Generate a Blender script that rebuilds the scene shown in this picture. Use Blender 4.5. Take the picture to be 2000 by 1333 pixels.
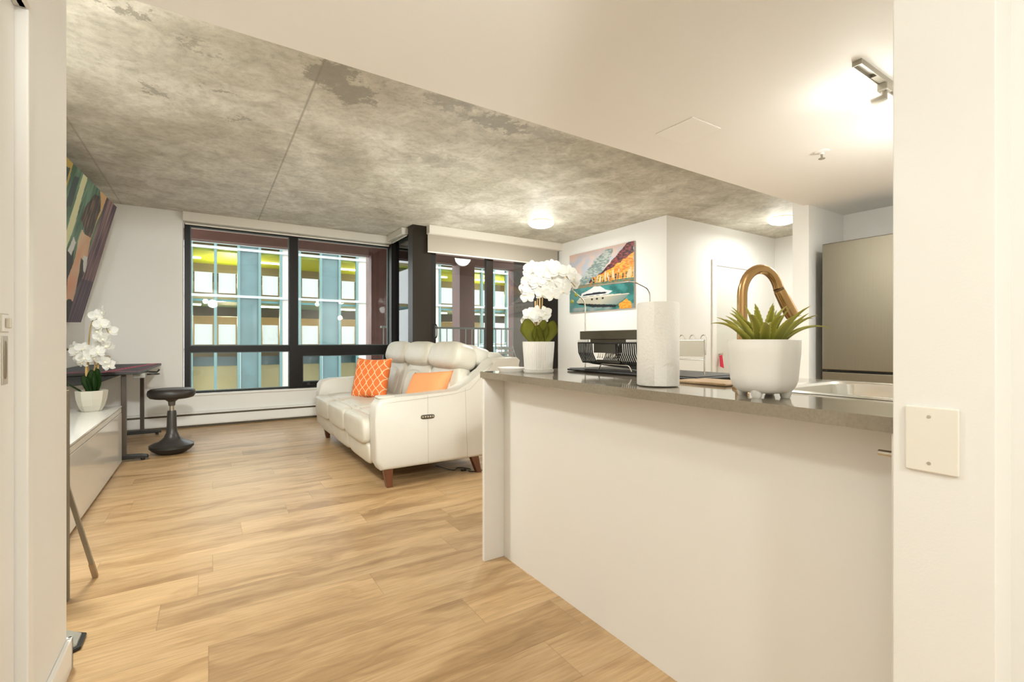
import bpy, bmesh, math, random
from mathutils import Vector, Matrix
random.seed(7)
PI = math.pi
C = bpy.context.scene.collection
for o in list(bpy.data.objects): bpy.data.objects.remove(o)
scn = bpy.context.scene

# ------------------------------------------------------------------ camera
cd = bpy.data.cameras.new('camera'); cam = bpy.data.objects.new('camera', cd); C.objects.link(cam)
cam.location = (0, 0, 1.063); cam.rotation_euler = (PI/2, 0, -math.radians(32.78))
cd.sensor_width = 36; cd.lens = 36*921.4/2000; cd.clip_start = 0.02; cd.clip_end = 300
scn.camera = cam
# ------------------------------------------------------------------ world
w = bpy.data.worlds.new('sky'); scn.world = w; w.use_nodes = True
bg = w.node_tree.nodes['Background']; bg.inputs[0].default_value = (0.95, 0.98, 1.0, 1); bg.inputs[1].default_value = 3.3
# ------------------------------------------------------------------ exposure
scn.view_settings.view_transform = 'Standard'; scn.view_settings.look = 'None'
scn.view_settings.exposure = 0.33; scn.view_settings.gamma = 1.0
# ------------------------------------------------------------------ lights
WARM = (0.965, 1.0, 0.965)
def light(name, kind, loc, power, color=WARM, radius=0.1, size=None, rot=(0,0,0), size_y=None, spot=None):
    l = bpy.data.lights.new(name, kind); l.energy = power; l.color = color
    if kind == 'AREA':
        l.size = size or 0.5
        if size_y: l.shape = 'RECTANGLE'; l.size_y = size_y
        elif size: l.shape = 'DISK'
    else: l.shadow_soft_size = radius
    if kind == 'SPOT': l.spot_size = spot; l.spot_blend = 0.45
    o = bpy.data.objects.new(name, l); C.objects.link(o); o.location = loc; o.rotation_euler = rot
    return o
light('hall_lamp_light', 'POINT', (-0.06, -0.20, 2.09), 6, radius=0.06)
light('hall_rear_fill', 'AREA', (0.30, -1.3, 2.175), 24, size=0.20)  # unseen fill added behind the viewpoint to brighten the hall
light('living_dome_light', 'AREA', (3.70, 5.03, 2.55), 25, size=0.32)
light('living_dome_glow', 'POINT', (3.70, 5.03, 2.50), 9, radius=0.14)
light('passage_dome_light', 'AREA', (6.195, 3.21, 2.55), 18, size=0.32)
light('passage_dome_glow', 'POINT', (6.195, 3.21, 2.50), 6, radius=0.16)
light('track_bulb_light', 'POINT', (2.445, 0.93, 2.04), 1.3, radius=0.06)
light('track_bulb_light', 'POINT', (3.05, 0.86, 1.70), 7, radius=0.06)
light('kitchen_flood_fill', 'AREA', (3.10, 0.80, 2.10), 30, size=0.10)  # added flood out of view, brightens the kitchen
light('sofa_uplight_fill', 'AREA', (2.48, 4.6, 0.78), 29, size=0.20, rot=(PI, 0, 0))  # added fill hidden behind the sofa, lifts the concrete ceiling
light('floor_lamp_light', 'POINT', (-0.72, 2.42, 1.70), 1.5, radius=0.12)
light('left_ceiling_fill', 'AREA', (-0.72, 2.95, 2.62), 41, size=0.30)  # added fill hidden past the hall wall, brightens the left side
sp_ = light('hall_spot_fill', 'SPOT', (0.10, -0.60, 2.06), 385, radius=0.10, spot=math.radians(46))  # added fill spot behind the viewpoint, brightens far wall and sofa side
sp_.rotation_euler = (Vector((1.45, 7.0, 1.25))-sp_.location).to_track_quat('-Z', 'Y').to_euler()

# ------------------------------------------------------------------ materials
MATS = {}
def mat(name, col, rough=0.5, metal=0.0, bump=0.0, bscale=60.0, spec=0.5, emit=None, es=0.0, vary=0.0, vscale=4.0, coat=0.0, sub=0.0, stretch=None):
    m = bpy.data.materials.new(name); m.use_nodes = True; nt = m.node_tree; b = nt.nodes['Principled BSDF']
    b.inputs['Base Color'].default_value = (*col, 1); b.inputs['Roughness'].default_value = rough
    b.inputs['Metallic'].default_value = metal; b.inputs['Specular IOR Level'].default_value = spec
    b.inputs['Coat Weight'].default_value = coat
    if sub: b.inputs['Subsurface Weight'].default_value = sub; b.inputs['Subsurface Radius'].default_value = (0.02, 0.02, 0.015)
    if emit: b.inputs['Emission Color'].default_value = (*emit, 1); b.inputs['Emission Strength'].default_value = es
    tc = nt.nodes.new('ShaderNodeTexCoord'); src = tc.outputs['Object']
    if stretch:
        mp = nt.nodes.new('ShaderNodeMapping'); mp.inputs['Scale'].default_value = stretch
        nt.links.new(src, mp.inputs[0]); src = mp.outputs[0]
    if bump:
        n = nt.nodes.new('ShaderNodeTexNoise'); n.inputs['Scale'].default_value = bscale; n.inputs['Detail'].default_value = 4
        bp = nt.nodes.new('ShaderNodeBump'); bp.inputs['Strength'].default_value = bump; bp.inputs['Distance'].default_value = 0.01
        nt.links.new(src, n.inputs['Vector']); nt.links.new(n.outputs[0], bp.inputs['Height']); nt.links.new(bp.outputs[0], b.inputs['Normal'])
    if vary:
        n = nt.nodes.new('ShaderNodeTexNoise'); n.inputs['Scale'].default_value = vscale; n.inputs['Detail'].default_value = 5
        nt.links.new(src, n.inputs['Vector'])
        r = nt.nodes.new('ShaderNodeMapRange'); r.inputs['From Min'].default_value = 0.3; r.inputs['From Max'].default_value = 0.7
        r.inputs['To Min'].default_value = 1-vary; r.inputs['To Max'].default_value = 1+vary
        nt.links.new(n.outputs[0], r.inputs[0])
        mx = nt.nodes.new('ShaderNodeVectorMath'); mx.operation = 'SCALE'; mx.inputs[0].default_value = col
        nt.links.new(r.outputs[0], mx.inputs['Scale']); nt.links.new(mx.outputs[0], b.inputs['Base Color'])
    MATS[name] = m; return m

class NT:
    """tiny node helper"""
    def __init__(s, name, rough=0.5):
        s.m = bpy.data.materials.new(name); s.m.use_nodes = True; s.t = s.m.node_tree; s.b = s.t.nodes['Principled BSDF']
        s.b.inputs['Roughness'].default_value = rough
        tc = s.t.nodes.new('ShaderNodeTexCoord'); sp = s.t.nodes.new('ShaderNodeSeparateXYZ'); s.t.links.new(tc.outputs['Object'], sp.inputs[0])
        s.P = tc.outputs['Object']; s.x, s.y, s.z = sp.outputs; MATS[name] = s.m
    def put(s, sock, v):
        if isinstance(v, (int, float)): sock.default_value = v
        elif isinstance(v, tuple): sock.default_value = v
        else: s.t.links.new(v, sock)
    def M(s, op, a, b=0.0, c=0.0, clamp=False):
        n = s.t.nodes.new('ShaderNodeMath'); n.operation = op; n.use_clamp = clamp
        s.put(n.inputs[0], a); s.put(n.inputs[1], b); s.put(n.inputs[2], c); return n.outputs[0]
    def vec(s, x, y, z):
        n = s.t.nodes.new('ShaderNodeCombineXYZ'); s.put(n.inputs[0], x); s.put(n.inputs[1], y); s.put(n.inputs[2], z); return n.outputs[0]
    def noise(s, v, scale, detail=4, rough=0.55, dist=0.0):
        n = s.t.nodes.new('ShaderNodeTexNoise'); s.put(n.inputs['Vector'], v); n.inputs['Scale'].default_value = scale
        n.inputs['Detail'].default_value = detail; n.inputs['Roughness'].default_value = rough; n.inputs['Distortion'].default_value = dist; return n.outputs[0]
    def white(s, v):
        n = s.t.nodes.new('ShaderNodeTexWhiteNoise'); n.noise_dimensions = '2D'; s.put(n.inputs['Vector'], v); return n.outputs[0]
    def ramp(s, f, stops):
        n = s.t.nodes.new('ShaderNodeValToRGB'); s.put(n.inputs[0], f); e = n.color_ramp.elements
        while len(e) < len(stops): e.new(0.5)
        for i, (p, c) in enumerate(stops): e[i].position = p; e[i].color = (*c, 1)
        return n.outputs[0]
    def mix(s, f, a, b, mode='MIX'):
        n = s.t.nodes.new('ShaderNodeMix'); n.data_type = 'RGBA'; n.blend_type = mode
        s.put(n.inputs[0], f); s.put(n.inputs[6], (*a, 1) if isinstance(a, tuple) else a); s.put(n.inputs[7], (*b, 1) if isinstance(b, tuple) else b); return n.outputs[2]
    def smooth(s, v, a, b):
        n = s.t.nodes.new('ShaderNodeMapRange'); n.interpolation_type = 'SMOOTHSTEP'; s.put(n.inputs[0], v)
        n.inputs[1].default_value = a; n.inputs[2].default_value = b; return n.outputs[0]
    def color(s, c): s.put(s.b.inputs['Base Color'], c)
    def bump(s, h, st=0.3, dist=0.01):
        n = s.t.nodes.new('ShaderNodeBump'); n.inputs['Strength'].default_value = st; n.inputs['Distance'].default_value = dist
        s.put(n.inputs['Height'], h); s.t.links.new(n.outputs[0], s.b.inputs['Normal'])

wall_m = mat('wall_paint', (0.86, 0.84, 0.80), 0.6, bump=0.03, bscale=250, spec=0.3)
trim_m = mat('trim_paint', (0.87, 0.85, 0.81), 0.35, spec=0.4)
lam_m = mat('cream_laminate', (0.84, 0.81, 0.76), 0.38, bump=0.02, bscale=400)
gloss_m = mat('gloss_white', (0.86, 0.84, 0.79), 0.08, spec=0.3)
cab_m = mat('satin_white', (0.80, 0.77, 0.71), 0.25)
dark_m = mat('dark_bronze', (0.012, 0.009, 0.007), 0.4, bump=0.03, spec=0.25)
darkpost_m = mat('dark_brown_post', (0.020, 0.014, 0.009), 0.4, spec=0.25)
brown_m = mat('outdoor_brown_steel', (0.13, 0.055, 0.045), 0.5, vary=0.12)
taupe_m = mat('taupe_cladding', (0.12, 0.092, 0.065), 0.6, vary=0.1)
leather_m = mat('greige_leather', (0.60, 0.56, 0.47), 0.38, bump=0.12, bscale=90, vary=0.05, vscale=7)
leather2_m = mat('side_leather', (0.61, 0.575, 0.505), 0.42, bump=0.06, bscale=90)
seam_m = mat('seam_thread', (0.36, 0.32, 0.25), 0.7)
walnut_m = mat('walnut_leg', (0.13, 0.045, 0.018), 0.35, vary=0.25, vscale=12, stretch=(1,1,0.15))
steel_m = mat('chrome', (0.75, 0.73, 0.68), 0.15, 1.0)
satin_m = mat('satin_nickel', (0.62, 0.58, 0.50), 0.32, 1.0)
sink_m = mat('stainless_sink', (0.78, 0.76, 0.71), 0.22, 1.0)
bronze_m = mat('champagne_brass', (0.50, 0.31, 0.14), 0.24, 1.0)
black_m = mat('black_plastic', (0.018, 0.017, 0.016), 0.4)
blackleather_m = mat('black_vinyl', (0.028, 0.024, 0.02), 0.42, bump=0.05)
grey_m = mat('grey_plastic', (0.30, 0.30, 0.27), 0.5)
alu_m = mat('pale_aluminium', (0.36, 0.33, 0.27), 0.45, 0.5)
ceramic_m = mat('white_ceramic', (0.84, 0.81, 0.76), 0.22, vary=0.02)
matpot_m = mat('matte_white_pot', (0.82, 0.79, 0.735), 0.55, bump=0.08, bscale=60)
petal_m = mat('orchid_petal', (0.86, 0.85, 0.81), 0.5)
_t = petal_m.node_tree; _b = _t.nodes['Principled BSDF']; _tl = _t.nodes.new('ShaderNodeBsdfTranslucent'); _tl.inputs[0].default_value = (0.95, 0.94, 0.90, 1)
_mx = _t.nodes.new('ShaderNodeMixShader'); _mx.inputs[0].default_value = 0.45; _t.links.new(_b.outputs[0], _mx.inputs[1]); _t.links.new(_tl.outputs[0], _mx.inputs[2]); _t.links.new(_mx.outputs[0], _t.nodes['Material Output'].inputs[0])
lip_m = mat('orchid_lip', (0.88, 0.78, 0.58), 0.5)
stem_m = mat('orchid_stem', (0.30, 0.20, 0.07), 0.5, vary=0.2, vscale=30)
cane_m = mat('cane_stake', (0.50, 0.33, 0.12), 0.5)
bud_m = mat('green_bud', (0.36, 0.38, 0.05), 0.4)
oleaf_m = mat('olive_leaf', (0.27, 0.275, 0.04), 0.35, vary=0.15, vscale=20)
dleaf_m = mat('deep_green_leaf', (0.035, 0.09, 0.02), 0.35, vary=0.15, vscale=20)
soil_m = mat('moss_soil', (0.12, 0.08, 0.04), 0.9, bump=0.6, bscale=120)
paper_m = mat('paper_towel', (0.87, 0.84, 0.79), 0.9, bump=0.25, bscale=130)
card_m = mat('cardboard', (0.45, 0.33, 0.2), 0.9)
board_m = mat('wood_board', (0.50, 0.33, 0.18), 0.5, vary=0.1, vscale=20, stretch=(1,8,1))
red_m = mat('red_cloth', (0.75, 0.03, 0.07), 0.7)
orange_m = mat('orange_velvet', (0.93, 0.34, 0.13), 0.75, bump=0.2, bscale=200)
blind_m = mat('blind_cassette', (0.80, 0.76, 0.68), 0.45)
bulb_m = mat('glowing_bulb', (1, 1, 1), 0.3, emit=(1, 0.95, 0.84), es=14)
dome_m = mat('glowing_dome', (1, 1, 1), 0.3, emit=(1, 0.95, 0.85), es=3.0)
tube_m = mat('fluorescent_tube', (1, 1, 1), 0.3, emit=(1, 0.93, 0.55), es=8)
teal_m = mat('teal_aluminium', (0.10, 0.19, 0.185), 0.4, 0.0)
bead_m = mat('glazing_bead', (0.10, 0.13, 0.125), 0.5)
rail_m = mat('pale_rail', (0.36, 0.44, 0.43), 0.4)
bluepanel_m = mat('blue_grey_panel', (0.07, 0.135, 0.14), 0.35, vary=0.15, vscale=1.5)
whitepanel_m = mat('white_panel', (0.54, 0.48, 0.43), 0.6)
guard_m = mat('frosted_guard', (0.36, 0.39, 0.36), 0.3)
green_m = mat('green_painted_soffit', (0.30, 0.36, 0.03), 0.6)
tealsoffit_m = mat('teal_painted_soffit', (0.10, 0.28, 0.30), 0.6)
gconc_m = mat('garage_concrete', (0.40, 0.32, 0.17), 0.8, vary=0.15, vscale=0.4)
gdark_m = mat('garage_beam', (0.10, 0.085, 0.06), 0.8)
beige_m = mat('street_beige', (0.50, 0.43, 0.22), 0.8, vary=0.1, vscale=0.5)
asphalt_m = mat('asphalt', (0.12, 0.12, 0.12), 0.9, vary=0.1)
deck_m = mat('balcony_concrete', (0.35, 0.33, 0.30), 0.8, vary=0.1)
cupboard_m = mat('door_paint', (0.70, 0.68, 0.62), 0.45)
mirror_m = mat('mirror_back', (0.20, 0.17, 0.12), 0.6)
fridgeside_m = mat('fridge_side', (0.05, 0.045, 0.04), 0.5)
shade_m = mat('lamp_shade', (0.9, 0.86, 0.78), 0.7)

# architectural glass: transparent with a clear reflection
def glass(name, tint, refl=1.0):
    m = bpy.data.materials.new(name); m.use_nodes = True; t = m.node_tree; t.nodes.remove(t.nodes['Principled BSDF'])
    out = t.nodes['Material Output']; tr = t.nodes.new('ShaderNodeBsdfTransparent'); tr.inputs[0].default_value = (*tint, 1)
    gl = t.nodes.new('ShaderNodeBsdfGlossy'); gl.inputs['Roughness'].default_value = 0.01
    fr = t.nodes.new('ShaderNodeFresnel'); fr.inputs[0].default_value = 1.45
    mu = t.nodes.new('ShaderNodeMath'); mu.operation = 'MULTIPLY'; mu.inputs[1].default_value = refl
    mx = t.nodes.new('ShaderNodeMixShader'); t.links.new(fr.outputs[0], mu.inputs[0]); t.links.new(mu.outputs[0], mx.inputs[0])
    t.links.new(tr.outputs[0], mx.inputs[1]); t.links.new(gl.outputs[0], mx.inputs[2]); t.links.new(mx.outputs[0], out.inputs[0])
    MATS[name] = m; return m
glass_m = glass('window_glass', (0.96, 0.98, 0.97), 1.3)
tglass_m = glass('greenish_glass', (0.72, 0.88, 0.84), 1.3)
# roller blind cloth: part of the daylight comes through
def cloth():
    m = bpy.data.materials.new('blind_cloth'); m.use_nodes = True; t = m.node_tree; b = t.nodes['Principled BSDF']
    b.inputs['Base Color'].default_value = (0.56, 0.51, 0.43, 1); b.inputs['Roughness'].default_value = 0.9
    tl = t.nodes.new('ShaderNodeBsdfTranslucent'); tl.inputs[0].default_value = (0.6, 0.5, 0.38, 1)
    tp = t.nodes.new('ShaderNodeBsdfTransparent')
    mx = t.nodes.new('ShaderNodeMixShader'); mx.inputs[0].default_value = 0.2
    m2 = t.nodes.new('ShaderNodeMixShader'); m2.inputs[0].default_value = 0.08
    t.links.new(b.outputs[0], mx.inputs[1]); t.links.new(tl.outputs[0], mx.inputs[2]); t.links.new(mx.outputs[0], m2.inputs[1]); t.links.new(tp.outputs[0], m2.inputs[2])
    t.links.new(m2.outputs[0], t.nodes['Material Output'].inputs[0]); return m
cloth_m = cloth()

# oak plank floor: planks run along X, 0.205 wide
n = NT('oak_planks', 0.36)
row = n.M('FLOOR', n.M('DIVIDE', n.M('ADD', n.y, 0.30), 0.205))
rr = n.white(n.vec(row, 3.7, 0))
xs = n.M('DIVIDE', n.M('ADD', n.x, n.M('MULTIPLY', rr, 1.5)), 1.22)
col_ = n.M('FLOOR', xs); pr = n.white(n.vec(row, col_, 0))
gx = n.M('ADD', n.x, n.M('MULTIPLY', pr, 37.0))
wv = n.vec(n.M('MULTIPLY', gx, 0.9), n.M('MULTIPLY', n.y, 9.0), n.M('MULTIPLY', pr, 9.0))
warp = n.noise(n.vec(n.M('MULTIPLY', gx, 1.1), n.M('MULTIPLY', n.y, 2.2), pr), 1.6, 3)
wv2 = n.vec(n.M('MULTIPLY', gx, 0.7), n.M('ADD', n.M('MULTIPLY', n.y, 6.0), n.M('MULTIPLY', warp, 2.4)), pr)
g1 = n.noise(wv2, 1.35, 4, 0.55)
g2 = n.noise(n.vec(n.M('MULTIPLY', gx, 2.5), n.M('MULTIPLY', n.y, 55.0), pr), 1.6, 5, 0.65)
g3 = n.noise(n.vec(n.M('MULTIPLY', gx, 8.0), n.M('MULTIPLY', n.y, 190.0), pr), 1.5, 3, 0.6)
base = n.ramp(g1, [(0.26, (0.33, 0.19, 0.085)), (0.40, (0.46, 0.29, 0.14)), (0.52, (0.58, 0.385, 0.20)), (0.72, (0.65, 0.45, 0.25))])
fine = n.ramp(g2, [(0.30, (0.74, 0.70, 0.66)), (0.60, (1.06, 1.06, 1.06))])
c1 = n.mix(0.75, base, fine, 'MULTIPLY')
fine3 = n.ramp(g3, [(0.30, (0.85, 0.83, 0.80)), (0.55, (1.04, 1.04, 1.04))])
c1 = n.mix(0.6, c1, fine3, 'MULTIPLY')
pt = n.ramp(pr, [(0.0, (0.86, 0.85, 0.83)), (1.0, (1.12, 1.11, 1.08))])
c1 = n.mix(0.8, c1, pt, 'MULTIPLY')
fy = n.M('FRACT', n.M('DIVIDE', n.M('ADD', n.y, 0.30), 0.205)); fx = n.M('FRACT', xs)
ey = n.M('MINIMUM', fy, n.M('SUBTRACT', 1.0, fy)); ex = n.M('MINIMUM', fx, n.M('SUBTRACT', 1.0, fx))
sy = n.smooth(ey, 0.0, 0.010); sx = n.smooth(ex, 0.0, 0.0022)
seam = n.M('MULTIPLY', sy, sx)
c1 = n.mix(n.M('MULTIPLY', n.M('SUBTRACT', 1.0, seam), 0.4), c1, (0.20, 0.12, 0.055))
n.color(c1); n.bump(n.M('ADD', n.M('MULTIPLY', seam, 0.5), n.M('MULTIPLY', g2, 0.25)), 0.25, 0.004)
floor_m = n.m

# cast concrete ceiling
n = NT('cast_concrete', 0.6)
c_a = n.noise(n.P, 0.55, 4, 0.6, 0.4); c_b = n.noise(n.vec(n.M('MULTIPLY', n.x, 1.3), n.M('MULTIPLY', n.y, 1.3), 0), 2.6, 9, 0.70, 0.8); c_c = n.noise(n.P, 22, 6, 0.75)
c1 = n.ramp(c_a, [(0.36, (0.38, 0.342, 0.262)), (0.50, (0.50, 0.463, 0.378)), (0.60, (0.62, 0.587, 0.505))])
c1 = n.mix(0.9, c1, n.ramp(c_b, [(0.30, (0.72, 0.71, 0.69)), (0.47, (0.97, 0.97, 0.96)), (0.66, (1.26, 1.28, 1.30))]), 'MULTIPLY')
c1 = n.mix(0.6, c1, n.ramp(c_c, [(0.36, (0.70, 0.70, 0.69)), (0.50, (1.0, 1.0, 1.0)), (0.66, (1.16, 1.16, 1.18))]), 'MULTIPLY')
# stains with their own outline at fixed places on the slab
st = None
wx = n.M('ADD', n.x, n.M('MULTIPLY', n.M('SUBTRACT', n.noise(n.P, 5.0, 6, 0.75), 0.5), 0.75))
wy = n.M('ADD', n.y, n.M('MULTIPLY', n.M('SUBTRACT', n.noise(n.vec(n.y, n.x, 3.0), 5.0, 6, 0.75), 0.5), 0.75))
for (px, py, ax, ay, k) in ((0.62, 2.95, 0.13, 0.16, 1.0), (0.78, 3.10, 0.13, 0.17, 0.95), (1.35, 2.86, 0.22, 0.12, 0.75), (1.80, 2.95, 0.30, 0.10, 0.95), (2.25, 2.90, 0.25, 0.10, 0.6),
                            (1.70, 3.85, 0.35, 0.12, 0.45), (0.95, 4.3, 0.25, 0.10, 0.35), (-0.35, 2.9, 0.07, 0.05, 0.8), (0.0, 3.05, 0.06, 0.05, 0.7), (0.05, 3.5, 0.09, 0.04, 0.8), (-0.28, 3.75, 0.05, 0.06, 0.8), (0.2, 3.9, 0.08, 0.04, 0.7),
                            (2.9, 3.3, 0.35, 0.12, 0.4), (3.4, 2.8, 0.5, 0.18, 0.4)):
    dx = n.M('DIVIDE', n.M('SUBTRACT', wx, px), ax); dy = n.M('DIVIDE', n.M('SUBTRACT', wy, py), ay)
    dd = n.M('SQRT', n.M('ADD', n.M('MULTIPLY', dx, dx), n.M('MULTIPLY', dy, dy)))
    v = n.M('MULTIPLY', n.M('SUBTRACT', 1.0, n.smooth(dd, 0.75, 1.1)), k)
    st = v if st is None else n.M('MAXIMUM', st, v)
pal = n.noise(n.P, 1.3, 5, 0.7, 1.0)
c1 = n.mix(n.M('MULTIPLY', n.smooth(pal, 0.54, 0.70), 0.45), c1, (0.76, 0.73, 0.65))
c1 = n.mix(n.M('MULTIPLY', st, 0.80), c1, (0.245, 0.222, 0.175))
speck = n.noise(n.vec(n.M('MULTIPLY', n.x, 1.0), n.M('MULTIPLY', n.y, 2.0), 1.0), 6.5, 6, 0.8)
c1 = n.mix(n.M('MULTIPLY', n.smooth(speck, 0.63, 0.74), 0.6), c1, (0.28, 0.25, 0.20))
sl = None
for px, k in ((-0.845, 0.7), (0.553, 1.0), (1.95, 0.3), (3.35, 0.4)):
    v = n.M('MULTIPLY', n.M('SUBTRACT', 1.0, n.smooth(n.M('ABSOLUTE', n.M('SUBTRACT', n.x, px)), 0.001, 0.012)), k)
    sl = v if sl is None else n.M('MAXIMUM', sl, v)
for py, k in ((4.73, 0.25), (5.95, 0.3)):
    sl = n.M('MAXIMUM', sl, n.M('MULTIPLY', n.M('SUBTRACT', 1.0, n.smooth(n.M('ABSOLUTE', n.M('SUBTRACT', n.y, py)), 0.001, 0.010)), k))
c1 = n.mix(n.M('MULTIPLY', sl, 0.6), c1, (0.22, 0.19, 0.15))
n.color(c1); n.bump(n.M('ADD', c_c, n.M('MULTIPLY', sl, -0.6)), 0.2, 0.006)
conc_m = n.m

# quartz worktop
n = NT('grey_quartz', 0.08)
q = n.noise(n.P, 160, 3, 0.6); q2 = n.noise(n.P, 9, 4)
n.color(n.mix(0.5, n.ramp(q, [(0.35, (0.225, 0.19, 0.135)), (0.6, (0.30, 0.255, 0.19))]), n.ramp(q2, [(0.3, (0.24, 0.20, 0.145)), (0.7, (0.30, 0.255, 0.19))])))
quartz_m = n.m

# brushed stainless door
n = NT('brushed_stainless', 0.30); n.b.inputs['Metallic'].default_value = 1.0
q = n.noise(n.vec(n.M('MULTIPLY', n.y, 500), n.M('MULTIPLY', n.z, 3.0), 0), 1.0, 3)
n.color(n.ramp(q, [(0.3, (0.235, 0.205, 0.155)), (0.7, (0.255, 0.225, 0.17))])); n.bump(q, 0.04, 0.002)
brushed_m = n.m

# trellis cushion
n = NT('orange_trellis', 0.75)
px_ = n.M('DIVIDE', n.x, 0.078); py_ = n.M('DIVIDE', n.y, 0.105)
wob = n.M('MULTIPLY', n.M('SINE', n.M('MULTIPLY', py_, 2*PI)), 0.06)
a = n.M('ABSOLUTE', n.M('SUBTRACT', n.M('FRACT', n.M('ADD', n.M('ADD', px_, py_), wob)), 0.5))
b = n.M('ABSOLUTE', n.M('SUBTRACT', n.M('FRACT', n.M('SUBTRACT', n.M('SUBTRACT', px_, py_), wob)), 0.5))
ln = n.smooth(n.M('MINIMUM', a, b), 0.075, 0.045)
ln = n.M('SUBTRACT', 1.0, n.smooth(n.M('MINIMUM', a, b), 0.04, 0.075))
wv = n.noise(n.P, 300, 2)
n.color(n.mix(ln, n.ramp(wv, [(0.3, (0.78, 0.15, 0.025)), (0.7, (0.88, 0.22, 0.045))]), (0.95, 0.62, 0.36))); n.bump(wv, 0.2, 0.002)
trellis_m = n.m

# aloe leaves: green with a paler edge carried in a colour attribute
def vcol(name, rough=0.5, spec=0.5):
    m = bpy.data.materials.new(name); m.use_nodes = True; t = m.node_tree; a = t.nodes.new('ShaderNodeAttribute'); a.attribute_name = 'Col'
    b = t.nodes['Principled BSDF']; t.links.new(a.outputs[0], b.inputs['Base Color']); b.inputs['Roughness'].default_value = rough; b.inputs['Specular IOR Level'].default_value = spec
    return m
aloe_m = vcol('aloe_leaf', 0.45); paint_m = vcol('printed_canvas', 0.5); gpaint_m = vcol('printed_panel', 0.5, 0.3)
deskmat_m = vcol('desk_print', 0.6, 0.2)

# ------------------------------------------------------------------ mesh helpers
def thing(name, label, cat, loc=(0,0,0), rotz=0, group=None, kind=None):
    o = bpy.data.objects.new(name, None); C.objects.link(o); o.location = loc; o.rotation_euler = (0, 0, rotz); o.empty_display_size = 0.05
    if kind: o['kind'] = kind
    if label: o['label'] = label; o['category'] = cat
    if group: o['group'] = group
    return o
def tag(o, label, cat, group=None):
    o['label'] = label; o['category'] = cat
    if group: o['group'] = group
    return o
def world_off(p):
    v = Vector((0, 0, 0))
    while p is not None: v += p.location; p = p.parent
    return v
def obj(name, bm, m, parent=None, smooth=None, label=None, kind=None, origin=None):
    """bm holds scene coordinates; it is moved into its parent's frame"""
    off = world_off(parent); own = Vector((0, 0, 0))
    if parent is None and origin is not None: own = Vector(origin); off = own
    bmesh.ops.translate(bm, verts=bm.verts, vec=-off)
    bmesh.ops.recalc_face_normals(bm, faces=bm.faces)
    me = bpy.data.meshes.new(name); bm.to_mesh(me); bm.free()
    for x in (m if isinstance(m, list) else [m]): me.materials.append(x)
    o = bpy.data.objects.new(name, me); C.objects.link(o); o.parent = parent; o.location = own
    if smooth is not None:
        for p in me.polygons: p.use_smooth = True
        if smooth < 180:
            try: me.set_sharp_from_angle(angle=math.radians(smooth))
            except Exception: pass
    if label: o['label'] = label
    if kind: o['kind'] = kind
    return o
def struct(name, bm, m, parent=None, smooth=None):
    o = obj(name, bm, m, parent, smooth)
    if parent is None: o['kind'] = 'structure'
    return o
def B(): return bmesh.new()
def box(bm, x0, x1, y0, y1, z0, z1, bev=0.0, seg=2, mi=0):
    r = bmesh.ops.create_cube(bm, size=1.0); vs = r['verts']
    for v in vs: v.co = Vector(((x0+x1)/2+v.co.x*(x1-x0), (y0+y1)/2+v.co.y*(y1-y0), (z0+z1)/2+v.co.z*(z1-z0)))
    fs = {f for v in vs for f in v.link_faces}
    for f in fs: f.material_index = mi
    if bev: bmesh.ops.bevel(bm, geom=list({e for v in vs for e in v.link_edges}), offset=bev, segments=seg, affect='EDGES', profile=0.5)
    return bm
def prism(bm, pts, axis, a, b, bev=0.0, seg=2, mi=0):
    """pts: 2D outline; axis 'x': (y,z) extruded in x; 'y': (x,z); 'z': (x,y)"""
    def P(p, t): return {'x': (t, p[0], p[1]), 'y': (p[0], t, p[1]), 'z': (p[0], p[1], t)}[axis]
    va = [bm.verts.new(P(p, a)) for p in pts]; vb = [bm.verts.new(P(p, b)) for p in pts]; k = len(pts)
    fs = [bm.faces.new(va), bm.faces.new(vb[::-1])]
    for i in range(k): fs.append(bm.faces.new((va[i], vb[i], vb[(i+1) % k], va[(i+1) % k])))
    for f in fs: f.material_index = mi
    if bev:
        es = list(fs[0].edges)+list(fs[1].edges)
        bmesh.ops.bevel(bm, geom=es, offset=bev, segments=seg, affect='EDGES', profile=0.5)
    return bm
def lathe(bm, prof, c=(0,0,0), seg=32, M=None, mi=0):
    rings = []
    for r, z in prof:
        if r < 1e-6: rings.append([bm.verts.new((0, 0, z))])
        else: rings.append([bm.verts.new((r*math.cos(2*PI*i/seg), r*math.sin(2*PI*i/seg), z)) for i in range(seg)])
    fs = []
    for a, b in zip(rings, rings[1:]):
        for i in range(seg):
            j = (i+1) % seg
            if len(a) == 1 and len(b) == 1: continue
            if len(a) == 1: fs.append(bm.faces.new((a[0], b[i], b[j])))
            elif len(b) == 1: fs.append(bm.faces.new((a[i], b[0], a[j])))
            else: fs.append(bm.faces.new((a[i], b[i], b[j], a[j])))
    for f in fs: f.material_index = mi
    vs = [v for r in rings for v in r]
    if M is not None: bmesh.ops.transform(bm, matrix=M, verts=vs)
    bmesh.ops.translate(bm, verts=vs, vec=Vector(c))
    return bm
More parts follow.
